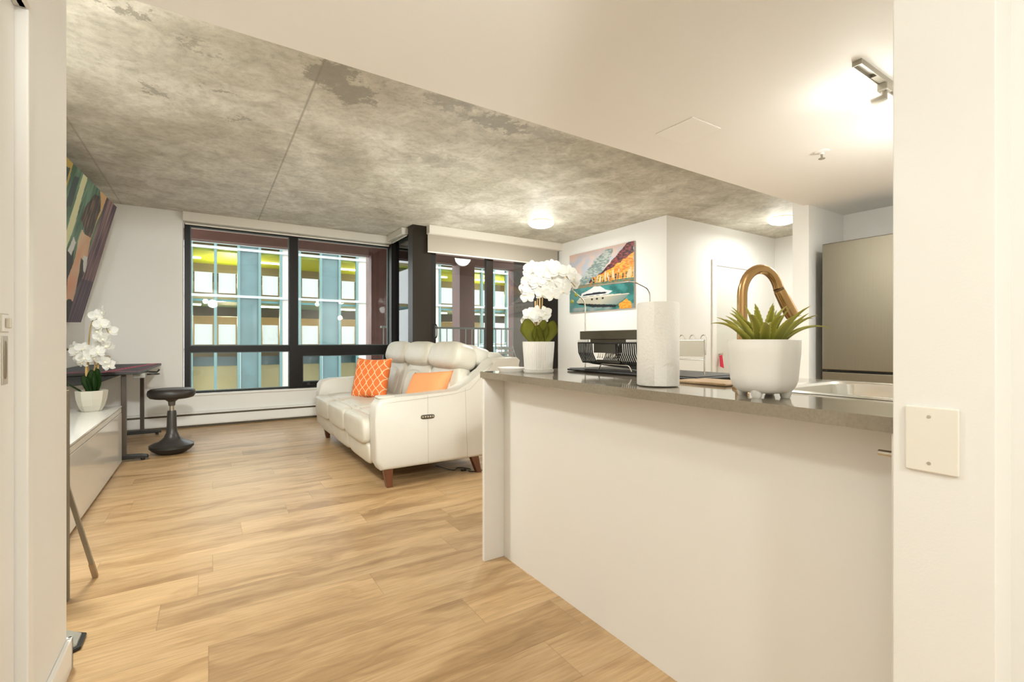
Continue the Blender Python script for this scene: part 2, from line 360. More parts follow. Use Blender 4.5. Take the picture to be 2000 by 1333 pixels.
def tube(bm, pts, r, seg=8, cap=True, mi=0, closed=False):
    pts = [Vector(p) for p in pts]; k = len(pts); rs = r if isinstance(r, (list, tuple)) else [r]*k
    t0 = (pts[1]-pts[0]).normalized(); u = t0.orthogonal().normalized(); rings = []
    for i, p in enumerate(pts):
        if closed: t = (pts[(i+1) % k]-pts[i-1]).normalized()
        else: t = (pts[min(i+1, k-1)]-pts[max(i-1, 0)]).normalized()
        u = (u-t*u.dot(t)).normalized(); v = t.cross(u)
        rings.append([bm.verts.new(p+(u*math.cos(2*PI*j/seg)+v*math.sin(2*PI*j/seg))*rs[i]) for j in range(seg)])
    prs = list(zip(rings, rings[1:]))
    if closed: prs.append((rings[-1], rings[0]))
    for a, b in prs:
        for j in range(seg):
            f = bm.faces.new((a[j], a[(j+1) % seg], b[(j+1) % seg], b[j])); f.material_index = mi
    if cap and not closed:
        bm.faces.new(rings[0][::-1]).material_index = mi; bm.faces.new(rings[-1]).material_index = mi
    return bm
def smoothpath(pts, sub=6):
    P = [Vector(p) for p in pts]; out = []
    for i in range(len(P)-1):
        p0 = P[max(i-1, 0)]; p1 = P[i]; p2 = P[i+1]; p3 = P[min(i+2, len(P)-1)]
        for s in range(sub):
            t = s/sub
            out.append(0.5*((2*p1)+(p2-p0)*t+(2*p0-5*p1+4*p2-p3)*t*t+(3*p1-p0-3*p2+p3)*t**3))
    out.append(P[-1]); return out
def rcorner(pts, rad, sub=5):
    """polyline with rounded corners"""
    P = [Vector(p) for p in pts]; out = [P[0]]
    for i in range(1, len(P)-1):
        a = P[i]+(P[i-1]-P[i]).normalized()*rad; b = P[i]+(P[i+1]-P[i]).normalized()*rad
        for s in range(sub+1):
            t = s/sub; out.append((1-t)**2*a+2*t*(1-t)*P[i]+t*t*b)
    out.append(P[-1]); return out
def sq(bm, c, s, e1=0.3, e2=0.3, M=None, nu=24, nv=14, fn=None):
    """superellipsoid: centre, half sizes, squareness"""
    def sp(x, e): return math.copysign(abs(x)**e, x)
    rings = []
    for i in range(nv+1):
        ph = -PI/2+PI*i/nv
        if i in (0, nv): rings.append([bm.verts.new((0, 0, s[2]*sp(math.sin(ph), e1)))]); continue
        rings.append([bm.verts.new((s[0]*sp(math.cos(ph), e1)*sp(math.cos(2*PI*j/nu), e2), s[1]*sp(math.cos(ph), e1)*sp(math.sin(2*PI*j/nu), e2), s[2]*sp(math.sin(ph), e1))) for j in range(nu)])
    for a, b in zip(rings, rings[1:]):
        for j in range(nu):
            q = (j+1) % nu
            if len(a) == 1: bm.faces.new((a[0], b[q], b[j]))
            elif len(b) == 1: bm.faces.new((a[j], a[q], b[0]))
            else: bm.faces.new((a[j], a[q], b[q], b[j]))
    vs = [v for r in rings for v in r]
    if fn:
        for v in vs: v.co = Vector(fn(v.co))
    if M is not None: bmesh.ops.transform(bm, matrix=M, verts=vs)
    bmesh.ops.translate(bm, verts=vs, vec=Vector(c)); return bm
def Rx(a): return Matrix.Rotation(a, 4, 'X')
def Ry(a): return Matrix.Rotation(a, 4, 'Y')
def Rz(a): return Matrix.Rotation(a, 4, 'Z')
def tree_copy(o, parent=None):
    c = o.copy(); C.objects.link(c); c.parent = parent
    for ch in list(o.children): tree_copy(ch, c)
    return c

# ================================================================== SHELL
ZC, ZL = 2.65, 2.20
struct('floor', box(B(), -1.3, 7.6, -2.6, 7.2, -0.12, 0), floor_m)
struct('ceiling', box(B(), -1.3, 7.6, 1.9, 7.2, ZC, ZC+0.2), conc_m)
struct('ceiling', box(B(), -1.3, 7.6, -2.6, 2.005, ZL, ZC+0.2), wall_m)
XL = -1.165
struct('wall_left', box(B(), XL-0.13, XL, 2.0, 7.2, 0, ZC), wall_m)
# far wall with the big window opening (X -0.262..2.40, Z 0.41..2.53)
bm = B(); box(bm, XL, -0.262, 7.05, 7.30, 0, ZC); box(bm, -0.262, 2.40, 7.05, 7.30, 0, 0.405); struct('wall_far', bm, wall_m)
struct('wall_picture', box(B(), 4.85, 7.6, 3.938, 6.40, 0, ZC), wall_m)
struct('wall_passage', box(B(), 7.37, 7.6, 1.9, 3.938, 0, ZC), wall_m)
struct('wall_kitchen', box(B(), 4.205, 7.4, 1.965, 2.095, 0, ZC-0.001), wall_m)
struct('wall_fridge_recess', box(B(), 4.83, 4.95, -0.2, 1.965, 0, ZL), wall_m)
# partition stub whose end faces the hall
struct('wall_stub', box(B(), 1.069, 4.9, 0.217, 0.354, 0, ZL, 0.002), wall_m)
# hall: left side with pocket door, right side with a recessed closet front, back
bm = B()
box(bm, -1.3, -0.385, 1.70, 2.06, 0, ZL+0.1)                     # strip beside the door
box(bm, -1.3, -0.385, -2.6, 1.70, 1.90, ZL+0.1)                  # over the door
box(bm, -0.56, -0.430, -2.6, 0.30, 0, 1.90)
struct('wall_hall_left', bm, wall_m)
struct('wall_hall_back', box(B(), -0.6, 1.5, -2.7, -2.6, 0, ZL), wall_m)
bm = B(); box(bm, 1.159, 1.25, -2.6, 0.217, 0, ZL); struct('wall_hall_right', bm, wall_m)
bm = B(); box(bm, -0.385, -0.371, 1.70, 2.06, 0.0, 0.10, 0.003); box(bm, -0.385, -0.371, 2.05, 2.073, 0.0, 0.10, 0.003); box(bm, -1.1, -0.371, 2.06, 2.073, 0, 0.10, 0.003)
struct('baseboard_hall', bm, trim_m)
struct('trim_1', box(B(), -0.432, -0.380, 1.657, 1.699, 0, 1.90, 0.004), trim_m)
bm = B(); box(bm, -0.40, -0.374, -2.0, 1.66, 1.90, 1.955, 0.004); struct('trim_2', bm, trim_m)
# pocket door
dr = thing('door_1', None, None, (-0.405, 1.0, 0), kind='structure')
bm = B(); box(bm, -0.445, -0.405, 0.30, 1.655, 0.008, 1.895, 0.002); obj('door_panel', bm, trim_m, dr)
bm = B(); box(bm, -0.405, -0.4025, 1.566, 1.602, 0.96, 1.075, 0.001); fp = obj('flush_pull', bm, satin_m, dr, label='satin nickel flush pull')
bm = B(); sq(bm, (-0.4028, 1.584, 1.018), (0.0022, 0.008, 0.045), 0.5, 0.6); obj('pull_recess', bm, mat('pull_recess_metal', (0.30, 0.26, 0.20), 0.4, 0.8), fp, smooth=60)
bm = B(); box(bm, -0.405, -0.4030, 1.560, 1.608, 1.083, 1.128, 0.001)
lk = obj('lock_plate', bm, satin_m, dr)
bm = B(); box(bm, -0.4030, -0.4022, 1.563, 1.605, 1.086, 1.125, 0.0003); obj('lock_face', bm, trim_m, lk)
bm = B(); box(bm, -0.4022, -0.392, 1.581, 1.586, 1.093, 1.117, 0.002); obj('thumb_turn', bm, satin_m, lk)
# blank switch plate on the wall end
pl = thing('switch_plate', 'blank double cream switch plate screwed on the near wall end', 'switch plate', (1.069, 0.298, 0.89))
bm = B(); box(bm, 1.0635, 1.069, 0.2605, 0.334, 0.832, 0.947, 0.0025, 3); obj('plate', bm, mat('cream_plastic', (0.84, 0.79, 0.70), 0.3), pl)
for z in (0.848, 0.930):
    bm = B(); lathe(bm, [(0, 0.0012), (0.0028, 0.001), (0.003, 0)], (1.0636, 0.300, z), 12, Ry(-PI/2)); obj('screw', bm, satin_m, pl)

# ------------------------------------------------------------------ far window 1
def frame_box(bm, x0, x1, y0, y1, z0, z1, t):
    box(bm, x0, x0+t, y0, y1, z0, z1); box(bm, x1-t, x1, y0, y1, z0, z1)
    box(bm, x0+t, x1-t, y0, y1, z0, z0+t); box(bm, x0+t, x1-t, y0, y1, z1-t, z1)
win = thing('window_1', None, None, (1.0, 7.15, 0.40), kind='structure')
bm = B()
box(bm, -0.250, -0.190, 7.13, 7.21, 0.405, 2.53); box(bm, -0.19, 2.40, 7.13, 7.21, 0.405, 0.425); box(bm, -0.19, 2.40, 7.13, 7.21, 2.50, 2.56)
box(bm, 0.942, 1.046, 7.11, 7.21, 0.425, 2.50); box(bm, -0.19, 0.942, 7.12, 7.21, 0.925, 1.0); box(bm, 1.046, 2.33, 7.12, 7.21, 0.925, 1.0)
obj('window_frame', bm, dark_m, win)
bm = B(); frame_box(bm, 1.046, 2.33, 7.125, 7.20, 0.425, 0.925, 0.065); sash = obj('tilt_sash', bm, dark_m, win)
bm = B(); box(bm, 1.15, 1.27, 7.095, 7.125, 0.442, 0.455, 0.004); box(bm, 1.16, 1.20, 7.085, 7.10, 0.448, 0.478, 0.003); obj('crank_handle', bm, black_m, sash)
for (x0, x1, z0, z1) in ((-0.19, 0.942, 1.0, 2.50), (1.046, 2.33, 1.0, 2.50), (-0.19, 0.942, 0.425, 0.925), (1.11, 2.265, 0.49, 0.86)):
    bm = B(); box(bm, x0, x1, 7.160, 7.164, z0, z1); obj('pane', bm, glass_m, win)
    bm = B(); frame_box(bm, x0, x1, 7.145, 7.175, z0, z1, 0.012); obj('glazing_bead', bm, bead_m, win)
bm = B(); box(bm, -0.262, 2.40, 7.03, 7.13, 0.385, 0.408, 0.004); obj('window_sill', bm, trim_m, win)
# return window in plane X
win2 = thing('window_2', None, None, (2.388, 6.7, 0.0), kind='structure')
bm = B()
box(bm, 2.335, 2.43, 7.00, 7.22, 0.0, 2.60); box(bm, 2.36, 2.43, 6.28, 7.0, 0.0, 0.35); box(bm, 2.36, 2.43, 6.28, 7.0, 0.90, 0.985); box(bm, 2.36, 2.43, 6.28, 7.0, 2.58, ZC)
obj('window_frame', bm, dark_m, win2)
bm = B(); box(bm, 2.395, 2.399, 6.34, 7.0, 0.985, 2.58); obj('pane', bm, tglass_m, win2)
bm = B(); box(bm, 2.395, 2.399, 6.34, 7.0, 0.35, 0.90); obj('pane', bm, tglass_m, win2)
bm = B(); box(bm, 2.372, 2.425, 6.27, 6.34, 0.0, 2.60); obj('inner_stile', bm, mat('olive_stile', (0.20, 0.165, 0.11), 0.4), win2)
struct('wall_corner_post', box(B(), 2.335, 2.60, 6.12, 6.29, 0, ZC), darkpost_m)
struct('wall_low_return', box(B(), 2.38, 2.42, 6.28, 7.05, 0, 0.349), wall_m)

# patio door
pd = thing('door_2', None, None, (3.7, 6.2, 0), kind='structure')
bm = B()
box(bm, 2.60, 2.68, 6.13, 6.22, 0, 2.60); box(bm, 4.42, 4.85, 6.13, 6.22, 0, 2.60); box(bm, 2.68, 4.42, 6.13, 6.22, 2.47, 2.60); box(bm, 2.68, 4.42, 6.13, 6.22, 0, 0.06)
obj('door_frame', bm, dark_m, pd)
bm = B(); box(bm, 3.50, 3.615, 6.14, 6.20, 0.06, 2.47); obj('meeting_stile', bm, darkpost_m, pd)
bm = B(); box(bm, 2.68, 3.50, 6.17, 6.174, 0.06, 2.47); obj('pane', bm, glass_m, pd)
bm = B(); box(bm, 3.615, 4.42, 6.18, 6.184, 0.06, 2.47); obj('pane', bm, glass_m, pd)
bm = B(); tube(bm, rcorner([(2.66, 6.13, 1.10), (2.66, 6.05, 1.115), (2.66, 6.05, 1.285), (2.66, 6.13, 1.30)], 0.045), 0.008)
box(bm, 2.645, 2.675, 6.122, 6.13, 1.09, 1.31); obj('pull_handle', bm, black_m, pd, smooth=40)

# blinds
bl = thing('roller_blind', 'rolled up roller blind in cream cassette over the wide left window', 'blind', (1.0, 7.05, 2.55))
bm = B(); box(bm, -0.262, 2.335, 6.99, 7.12, 2.535, ZC-0.001, 0.004); obj('cassette', bm, blind_m, bl)
bm = B(); tube(bm, [(-0.24, 7.075, 2.515), (2.32, 7.075, 2.515)], 0.012, 8); obj('bottom_rail', bm, blind_m, bl, smooth=40)
bl = thing('roller_blind', 'short cream blind cassette on the return pane beside the dark post', 'blind', (2.3, 6.7, 2.55))
bm = B(); box(bm, 2.265, 2.358, 6.35, 6.985, 2.56, ZC-0.001, 0.004); obj('cassette', bm, blind_m, bl)
bm = B(); tube(bm, [(2.34, 6.36, 2.545), (2.34, 6.97, 2.545)], 0.010, 8); obj('bottom_rail', bm, blind_m, bl, smooth=40)
bl = thing('roller_blind', 'roller blind partly lowered over the balcony door', 'blind', (3.7, 6.08, 2.3))
bm = B(); box(bm, 2.53, 4.85, 6.0, 6.11, 2.535, ZC-0.001, 0.004); obj('cassette', bm, blind_m, bl)
bm = B(); box(bm, 2.535, 4.80, 6.074, 6.076, 2.30, 2.54); obj('blind_cloth', bm, cloth_m, bl, label='pale beige see-through cloth')
bm = B(); box(bm, 2.535, 4.80, 6.068, 6.082, 2.283, 2.302, 0.003); obj('bottom_rail', bm, blind_m, bl)

# baseboard heater
ht = thing('baseboard_heater', 'long cream baseboard heater under the wide window', 'heater', (0.6, 7.0, 0))
bm = B(); prism(bm, [(7.048, 0.03), (6.985, 0.03), (6.98, 0.045), (6.985, 0.145), (7.048, 0.145)], 'x', XL+0.02, 2.30, 0.002); obj('cover', bm, trim_m, ht)
bm = B(); prism(bm, [(7.048, 0.165), (6.988, 0.165), (6.980, 0.172), (6.990, 0.185), (7.048, 0.19)], 'x', XL+0.02, 2.30, 0.001); obj('top_flap', bm, trim_m, ht)
bm = B(); box(bm, XL+0.03, 2.29, 7.0, 7.047, 0.145, 0.165); box(bm, XL+0.03, 2.29, 7.0, 7.047, 0.002, 0.03); obj('dark_gap_fill', bm, mat('heater_gap_shade', (0.10, 0.08, 0.05), 0.7), ht)  # dark fill; the floor strip paints the shadow gap under the cover

# interior door beyond
dr = thing('door_3', None, None, (6.2, 3.938, 0), kind='structure')
bm = B(); box(bm, 5.77, 5.86, 3.915, 3.938, 0, 2.18, 0.003); box(bm, 5.86, 6.60, 3.915, 3.938, 2.10, 2.18, 0.003); box(bm, 6.60, 6.69, 3.915, 3.938, 0, 2.18, 0.003); obj('casing', bm, trim_m, dr)
bm = B(); box(bm, 5.86, 6.60, 3.928, 3.9379, 0.005, 2.10); obj('door_panel', bm, cupboard_m, dr)
bm = B(); lathe(bm, [(0, 0.06), (0.022, 0.055), (0.026, 0.04), (0.012, 0.025), (0.010, 0.0)], (5.93, 3.93, 0.88), 16, Rx(PI/2)); obj('door_knob', bm, satin_m, dr, smooth=50)
bm = B()
pts = [(5.85, 0.865), (5.905, 0.872), (5.945, 0.69), (5.915, 0.70), (5.865, 0.715)]
prism(bm, pts, 'y', 3.862, 3.872, 0.003); tag(obj('red_cloth', bm, red_m, origin=(5.93, 3.867, 0.8)), 'small red cloth hanging on the knob of the far door', 'cloth')

# ceiling fittings
def dome(loc, r, label):
    t = thing('ceiling_light', label, 'ceiling light', loc, group=None)
    x, y, z = loc
    bm = B(); lathe(bm, [(0, 0), (r*0.80, 0), (r*0.82, -0.004), (r*0.82, -0.022), (0, -0.022)], loc, 40); obj('base_ring', bm, satin_m, t, smooth=40)
    bm = B(); lathe(bm, [(r*0.96, -0.022), (r, -0.030), (r*0.97, -0.045), (r*0.8, -0.068), (r*0.5, -0.085), (0, -0.092)], loc, 48); obj('glass_shade', bm, dome_m, t, smooth=70, label='glowing white glass bowl')
    return t
dome((3.70, 5.034, ZC), 0.17, 'round glowing flush light on the concrete ceiling near the balcony door')
dome((6.195, 3.212, ZC), 0.17, 'round glowing flush light on the concrete ceiling by the column')
tr = thing('track_light', 'short brushed metal track light with one glowing spot on the kitchen ceiling', 'track light', (2.6, 0.85, ZL))
bm = B(); box(bm, 2.205, 3.3, 0.832, 0.836, ZL-0.022, ZL); box(bm, 2.205, 3.3, 0.862, 0.866, ZL-0.022, ZL); box(bm, 2.205, 2.208, 0.836, 0.862, ZL-0.022, ZL); box(bm, 2.208, 3.3, 0.836, 0.862, ZL-0.006, ZL)
obj('track', bm, alu_m, tr)
for hx in (2.47, 3.05):
    bm = B(); box(bm, hx-0.10, hx+0.06, 0.8365, 0.8615, ZL-0.018, ZL-0.007); box(bm, hx-0.02, hx+0.035, 0.830, 0.868, ZL-0.05, ZL-0.018, 0.003); ad = obj('adaptor', bm, alu_m, tr)
    bm = B(); lathe(bm, [(0, 0), (0.012, 0), (0.012, -0.035), (0, -0.035)], (hx+0.005, 0.85, ZL-0.05), 12); obj('swivel_stem', bm, alu_m, ad, smooth=40)
    bm = B(); tube(bm, [(hx+0.005, 0.85, ZL-0.078), (hx-0.008, 0.895, ZL-0.085)], 0.016, 12); obj('lamp_holder', bm, alu_m, ad, smooth=40)
    bm = B(); sq(bm, (hx-0.02, 0.925, ZL-0.092), (0.033, 0.033, 0.033), 1, 1, None, 24, 14); obj('glowing_bulb', bm, bulb_m, ad, smooth=180, label='bulb glowing white')
bm = B(); box(bm, 2.062, 2.300, 1.513, 1.747, ZL-0.004, ZL); h = obj('access_hatch', bm, trim_m, origin=(2.18, 1.63, ZL-0.002))
tag(h, 'flush square access hatch in the lowered white ceiling', 'hatch')
sp = thing('fire_sprinkler', 'tiny white fire sprinkler on the lowered ceiling', 'sprinkler', (3.092, 1.372, ZL))
bm = B(); lathe(bm, [(0, 0), (0.040, 0), (0.038, -0.006), (0.012, -0.010), (0.012, -0.018), (0, -0.018)], (3.092, 1.372, ZL), 24); obj('escutcheon', bm, trim_m, sp, smooth=40)
bm = B(); lathe(bm, [(0.006, -0.018), (0.006, -0.04), (0.018, -0.042), (0.018, -0.045), (0, -0.045)], (3.092, 1.372, ZL), 16); obj('deflector', bm, alu_m, sp, smooth=40)

# ================================================================== PENINSULA
XP = 1.229; YE = 2.005; YN = 0.3545
ct = thing('kitchen_peninsula', 'cream laminate kitchen peninsula base under the grey worktop', 'cabinet', (1.5, 1.2, 0))
bm = B(); box(bm, XP, 1.25, YN, 1.979, 0, 0.884); obj('front_panel', bm, lam_m, ct)
bm = B(); box(bm, 1.93, 1.95, YN, 1.979, 0, 0.884); obj('kitchen_side', bm, lam_m, ct)
bm = B(); box(bm, 1.25, 1.93, YN, 1.979, 0.06, 0.08); obj('floor_panel', bm, lam_m, ct)
bm = B(); box(bm, 1.117, 1.96, 1.98, 2.0, 0, 0.884, 0.0015); obj('end_gable', bm, lam_m, ct)
bm = B(); box(bm, 1.117, XP, YN, 0.372, 0, 0.884, 0.0015); ng = obj('end_gable', bm, lam_m, ct)
bm = B(); tube(bm, [(1.150, 0.372, 0.836), (1.150, 0.404, 0.836)], 0.0065, 12); obj('coat_peg', bm, satin_m, ng, smooth=40, label='short satin metal peg')
# worktop with the sink cut-out
SX0, SX1, SY0, SY1 = 1.43, 1.90, 0.38, 0.80
wt = B()
box(wt, 1.110, SX0, YN, 2.010, 0.885, 0.915); box(wt, SX1, 1.99, YN, 2.010, 0.885, 0.915); box(wt, SX0, SX1, SY1, 2.010, 0.885, 0.915); box(wt, SX0, SX1, YN, SY0, 0.885, 0.915)
bmesh.ops.remove_doubles(wt, verts=wt.verts, dist=1e-5)
o = obj('worktop', wt, quartz_m, origin=(1.5, 1.2, 0.9)); tag(o, 'long grey stone worktop with square edge on the peninsula', 'worktop')
# sink
sk = thing('kitchen_sink', 'stainless steel drop-in sink in the worktop beside the planter', 'sink', (1.66, 0.6, 0.915))
bm = B()
def rr2(x0, x1, y0, y1, r, z, k=6):
    out = []
    for cx, cy, a0 in ((x1-r, y1-r, 0), (x0+r, y1-r, 90), (x0+r, y0+r, 180), (x1-r, y0+r, 270)):
        for i in range(k+1):
            a = math.radians(a0+90*i/k); out.append((cx+r*math.cos(a), cy+r*math.sin(a), z))
    return out
def loft(bm, loops, cap=True):
    rs = [[bm.verts.new(p) for p in L] for L in loops]
    for a, b in zip(rs, rs[1:]):
        k = len(a)
        for i in range(k): bm.faces.new((a[i], a[(i+1) % k], b[(i+1) % k], b[i]))
    if cap: bm.faces.new(rs[-1])
    return bm
loft(bm, [rr2(1.410, 1.915, 0.358, 0.820, 0.05, 0.916), rr2(1.412, 1.913, 0.360, 0.818, 0.05, 0.921), rr2(1.435, 1.890, 0.376, 0.790, 0.05, 0.920), rr2(1.442, 1.884, 0.383, 0.783, 0.05, 0.912), rr2(1.450, 1.874, 0.392, 0.770, 0.06, 0.74), rr2(1.48, 1.84, 0.42, 0.74, 0.06, 0.725)])
obj('basin', bm, sink_m, sk, smooth=35)
bm = B(); lathe(bm, [(0, 0.732), (0.025, 0.732), (0.04, 0.727), (0.042, 0.726)], (1.66, 0.58, 0), 24); obj('drain', bm, steel_m, sk, smooth=40)
# faucet
fc = thing('kitchen_faucet', 'tall brass-toned pull-down kitchen faucet arching behind the planter', 'faucet', (1.383, 0.838, 0.915))
fx, fy = 1.383, 0.838
bm = B(); lathe(bm, [(0, 0), (0.028, 0), (0.028, 0.006), (0.020, 0.012), (0.020, 0.07), (0.0155, 0.085)], (fx, fy, 0.915), 28); obj('body', bm, bronze_m, fc, smooth=40)
dirn = Vector((0.90, -0.43, 0)).normalized()
arc = [(fx, fy, 0.98), (fx, fy, 1.185)]
Rr = 0.062
for i in range(0, 17):
    a = PI-(PI*0.90)*i/16
    arc.append(tuple(Vector((fx, fy, 1.202))+dirn*(Rr+Rr*math.cos(a))+Vector((0, 0, 1))*Rr*1.35*math.sin(a)))
bm = B(); tube(bm, arc, 0.0148, 16); obj('spout', bm, bronze_m, fc, smooth=60)
e = Vector(arc[-1]); dd = (Vector(arc[-1])-Vector(arc[-2])).normalized(); dd = (dd+dirn*0.22).normalized()
bm = B(); tube(bm, [e, e+dd*0.008], 0.0158, 16); obj('collar', bm, mat('bronze_dark', (0.25, 0.16, 0.08), 0.4, 1.0), fc, smooth=40)
bm = B(); tube(bm, [e+dd*0.008, e+dd*0.012, e+dd*0.085, e+dd*0.10], [0.0165, 0.0175, 0.020, 0.0185], 18); obj('spray_head', bm, bronze_m, fc, smooth=50)
bm = B(); tube(bm, [(fx+0.018, fy+0.0, 0.965), (fx+0.045, fy+0.01, 0.972), (fx+0.09, fy+0.012, 0.99)], [0.009, 0.007, 0.005], 10); obj('lever', bm, bronze_m, fc, smooth=50)

# ------------------------------------------------------------------ aloe planter
def pot_prof(rt, rb, h, wall, round_=0.25):
    p = [(0, 0.0)]
    for i in range(7):
        a = (PI/2)*i/6; p.append((rb*(1-round_)+(rb*round_ + (rt-rb)*0.35)*math.sin(a), h*round_*(1-math.cos(a))))
    p += [(rt*0.995, h*0.75), (rt, h*0.985), (rt-wall*0.3, h), (rt-wall*0.8, h), (rt-wall, h*0.98), (rt-wall, h*0.86)]
    return p
ax, ay = 1.252, 0.699
pt = thing('aloe_planter', 'large white footed planter pot holding the spiky aloe', 'plant pot', (ax, ay, 0.915))
bm = B(); lathe(bm, [(r, z+0.012) for r, z in pot_prof(0.088, 0.079, 0.140, 0.006, 0.34)], (ax, ay, 0.915), 64); obj('pot', bm, matpot_m, pt, smooth=50)
for k in range(4):
    a = k*PI/2-math.radians(32.78)+PI/4; bm = B()
    lathe(bm, [(0, 0), (0.010, 0.0), (0.012, 0.003), (0.016, 0.02), (0.02, 0.035)], (ax+0.053*math.cos(a), ay+0.053*math.sin(a), 0.915), 16); obj('foot', bm, matpot_m, pt, smooth=50)
bm = B(); lathe(bm, [(0, 0.135), (0.05, 0.134), (0.0815, 0.13)], (ax, ay, 0.915), 32); obj('soil', bm, soil_m, pt, smooth=60)
def aloe_leaf(L, wid, az, el, curl, twist=0.0, tint=1.0, base_r=0.012):
    """fleshy toothed blade"""
    bm = B(); cl = bm.loops.layers.float_color.new('Col'); N = 22; rings = []
    pos = Vector((base_r*math.cos(az), base_r*math.sin(az), 0.0)); e_ = el
    out = Vector((math.cos(az), math.sin(az), 0)); side = Vector((-math.sin(az), math.cos(az), 0))
    ds = L/N; cols = []
    for i in range(N+1):
        t = i/N
        w_ = wid*(min(1, 0.75+1.6*t) if t < 0.16 else 1.0)*max(0.0, (1-t)**0.72)*1.0
        th = 0.0075*(1-t)**0.8+0.0006
        d_ = out*math.cos(e_)+Vector((0, 0, 1))*math.sin(e_); nn = out*(-math.sin(e_))+Vector((0, 0, 1))*math.cos(e_)
        tooth = (0.0016 if i % 2 else -0.0002)*(1 if t < 0.93 else 0)
        hw = w_/2
        ring = [pos+side*(hw+tooth)+nn*hw*0.35, pos+side*hw*0.55+nn*(th*0.1), pos+nn*(-0.0), pos-side*hw*0.55+nn*(th*0.1), pos-side*(hw+tooth)+nn*hw*0.35,
                pos-side*hw*0.6-nn*th*0.75, pos-nn*th, pos+side*hw*0.6-nn*th*0.75]
        rings.append([bm.verts.new(p) for p in ring])
        pos = pos+d_*ds; e_ -= curl/N*(0.4+1.2*t)
    g = (0.17*tint, 0.20*tint, 0.018); y = (0.60, 0.56, 0.12); under = (0.24*tint, 0.26*tint, 0.03)
    for i in range(N):
        for j in range(8):
            f = bm.faces.new((rings[i][j], rings[i][(j+1) % 8], rings[i+1][(j+1) % 8], rings[i+1][j])); f.smooth = True
            for lp in f.loops:
                q = rings[i].index(lp.vert) if lp.vert in rings[i] else rings[i+1].index(lp.vert)
                t = (i if lp.vert in rings[i] else i+1)/N
                c = y if q in (0, 4) else (g if q in (1, 2, 3) else under)
                k = min(1, t*0.75); c = tuple(c[m]*(1-k)+(0.42, 0.40, 0.08)[m]*k for m in range(3))
                lp[cl] = (*c, 1)
    bm.faces.new(rings[0]); bm.faces.new(rings[-1]); return bm
spec = [(0.155, 0.030, 3.72, 0.85, 1.35), (0.15, 0.028, 3.45, 1.0, 1.2), (0.13, 0.028, 3.95, 1.0, 1.0), (0.155, 0.028, -0.62, 0.8, 1.3), (0.15, 0.027, -0.35, 0.95, 1.1),
        (0.125, 0.028, -0.95, 1.05, 0.9), (0.105, 0.030, 4.35, 1.0, 0.5), (0.11, 0.030, 5.0, 1.05, 0.5), (0.115, 0.026, 2.2, 1.1, 0.9), (0.12, 0.026, 1.5, 1.1, 0.8), (0.12, 0.026, 0.7, 1.05, 1.0),
        (0.12, 0.026, 2.9, 1.15, 0.9), (0.125, 0.024, 0.1, 1.15, 0.8), (0.12, 0.024, 4.0, 1.3, 0.45), (0.115, 0.024, 5.2, 1.3, 0.5), (0.105, 0.022, 1.0, 1.35, 0.3), (0.115, 0.022, 2.6, 1.38, 0.4), (0.11, 0.022, 3.4, 1.3, 0.4), (0.10, 0.02, 5.9, 1.4, 0.3), (0.14, 0.026, 2.75, 0.9, 1.2), (0.14, 0.026, 0.35, 0.9, 1.2)]
al = thing('aloe_plant', 'artificial green aloe with toothed arching leaves in the white planter', 'plant', (ax, ay, 1.045))
rq = random.Random(3)
spec = [(L*1.06, w_*1.1, a_, e__, c_) for L, w_, a_, e__, c_ in spec]+[(rq.uniform(0.10, 0.145), rq.uniform(0.022, 0.03), 2*PI*i/11+rq.uniform(-.2, .2), rq.uniform(0.95, 1.4), rq.uniform(0.3, 1.1)) for i in range(11)]
for i, (L, wd, az, el, cu) in enumerate(spec):
    bm = aloe_leaf(L, wd, az, el, cu, tint=random.uniform(0.8, 1.35), base_r=0.030 if el < 1.2 else 0.012)
    bmesh.ops.translate(bm, verts=bm.verts, vec=Vector((ax, ay, 1.046))); obj('leaf', bm, aloe_m, al, smooth=60)

# ------------------------------------------------------------------ paper towel
tw = thing('paper_towel_roll', 'upright white paper towel roll on the worktop', 'paper towel', (1.250, 1.050, 0.915))
bm = B(); lathe(bm, [(0.0205, 0.003), (0.065, 0.003), (0.0675, 0.006), (0.0675, 0.270), (0.065, 0.274), (0.0205, 0.274), (0.0205, 0.003)], (1.250, 1.050, 0.915), 64); obj('paper', bm, paper_m, tw, smooth=40)
bm = B(); lathe(bm, [(0.020, 0.0), (0.0204, 0.0), (0.0204, 0.276), (0.018, 0.276), (0.018, 0.0), (0.020, 0)], (1.250, 1.050, 0.915), 32); obj('core', bm, card_m, tw, smooth=40)
bm = B(); prism(bm, [(1.250+0.0676*math.cos(a), 1.050+0.0676*math.sin(a)) for a in [-2.6+i*0.08 for i in range(8)]]+[(1.250+0.0686*math.cos(a), 1.050+0.0686*math.sin(a)) for a in [-2.6+(7-i)*0.08 for i in range(8)]], 'z', 0.920, 1.187); obj('loose_sheet', bm, paper_m, tw)

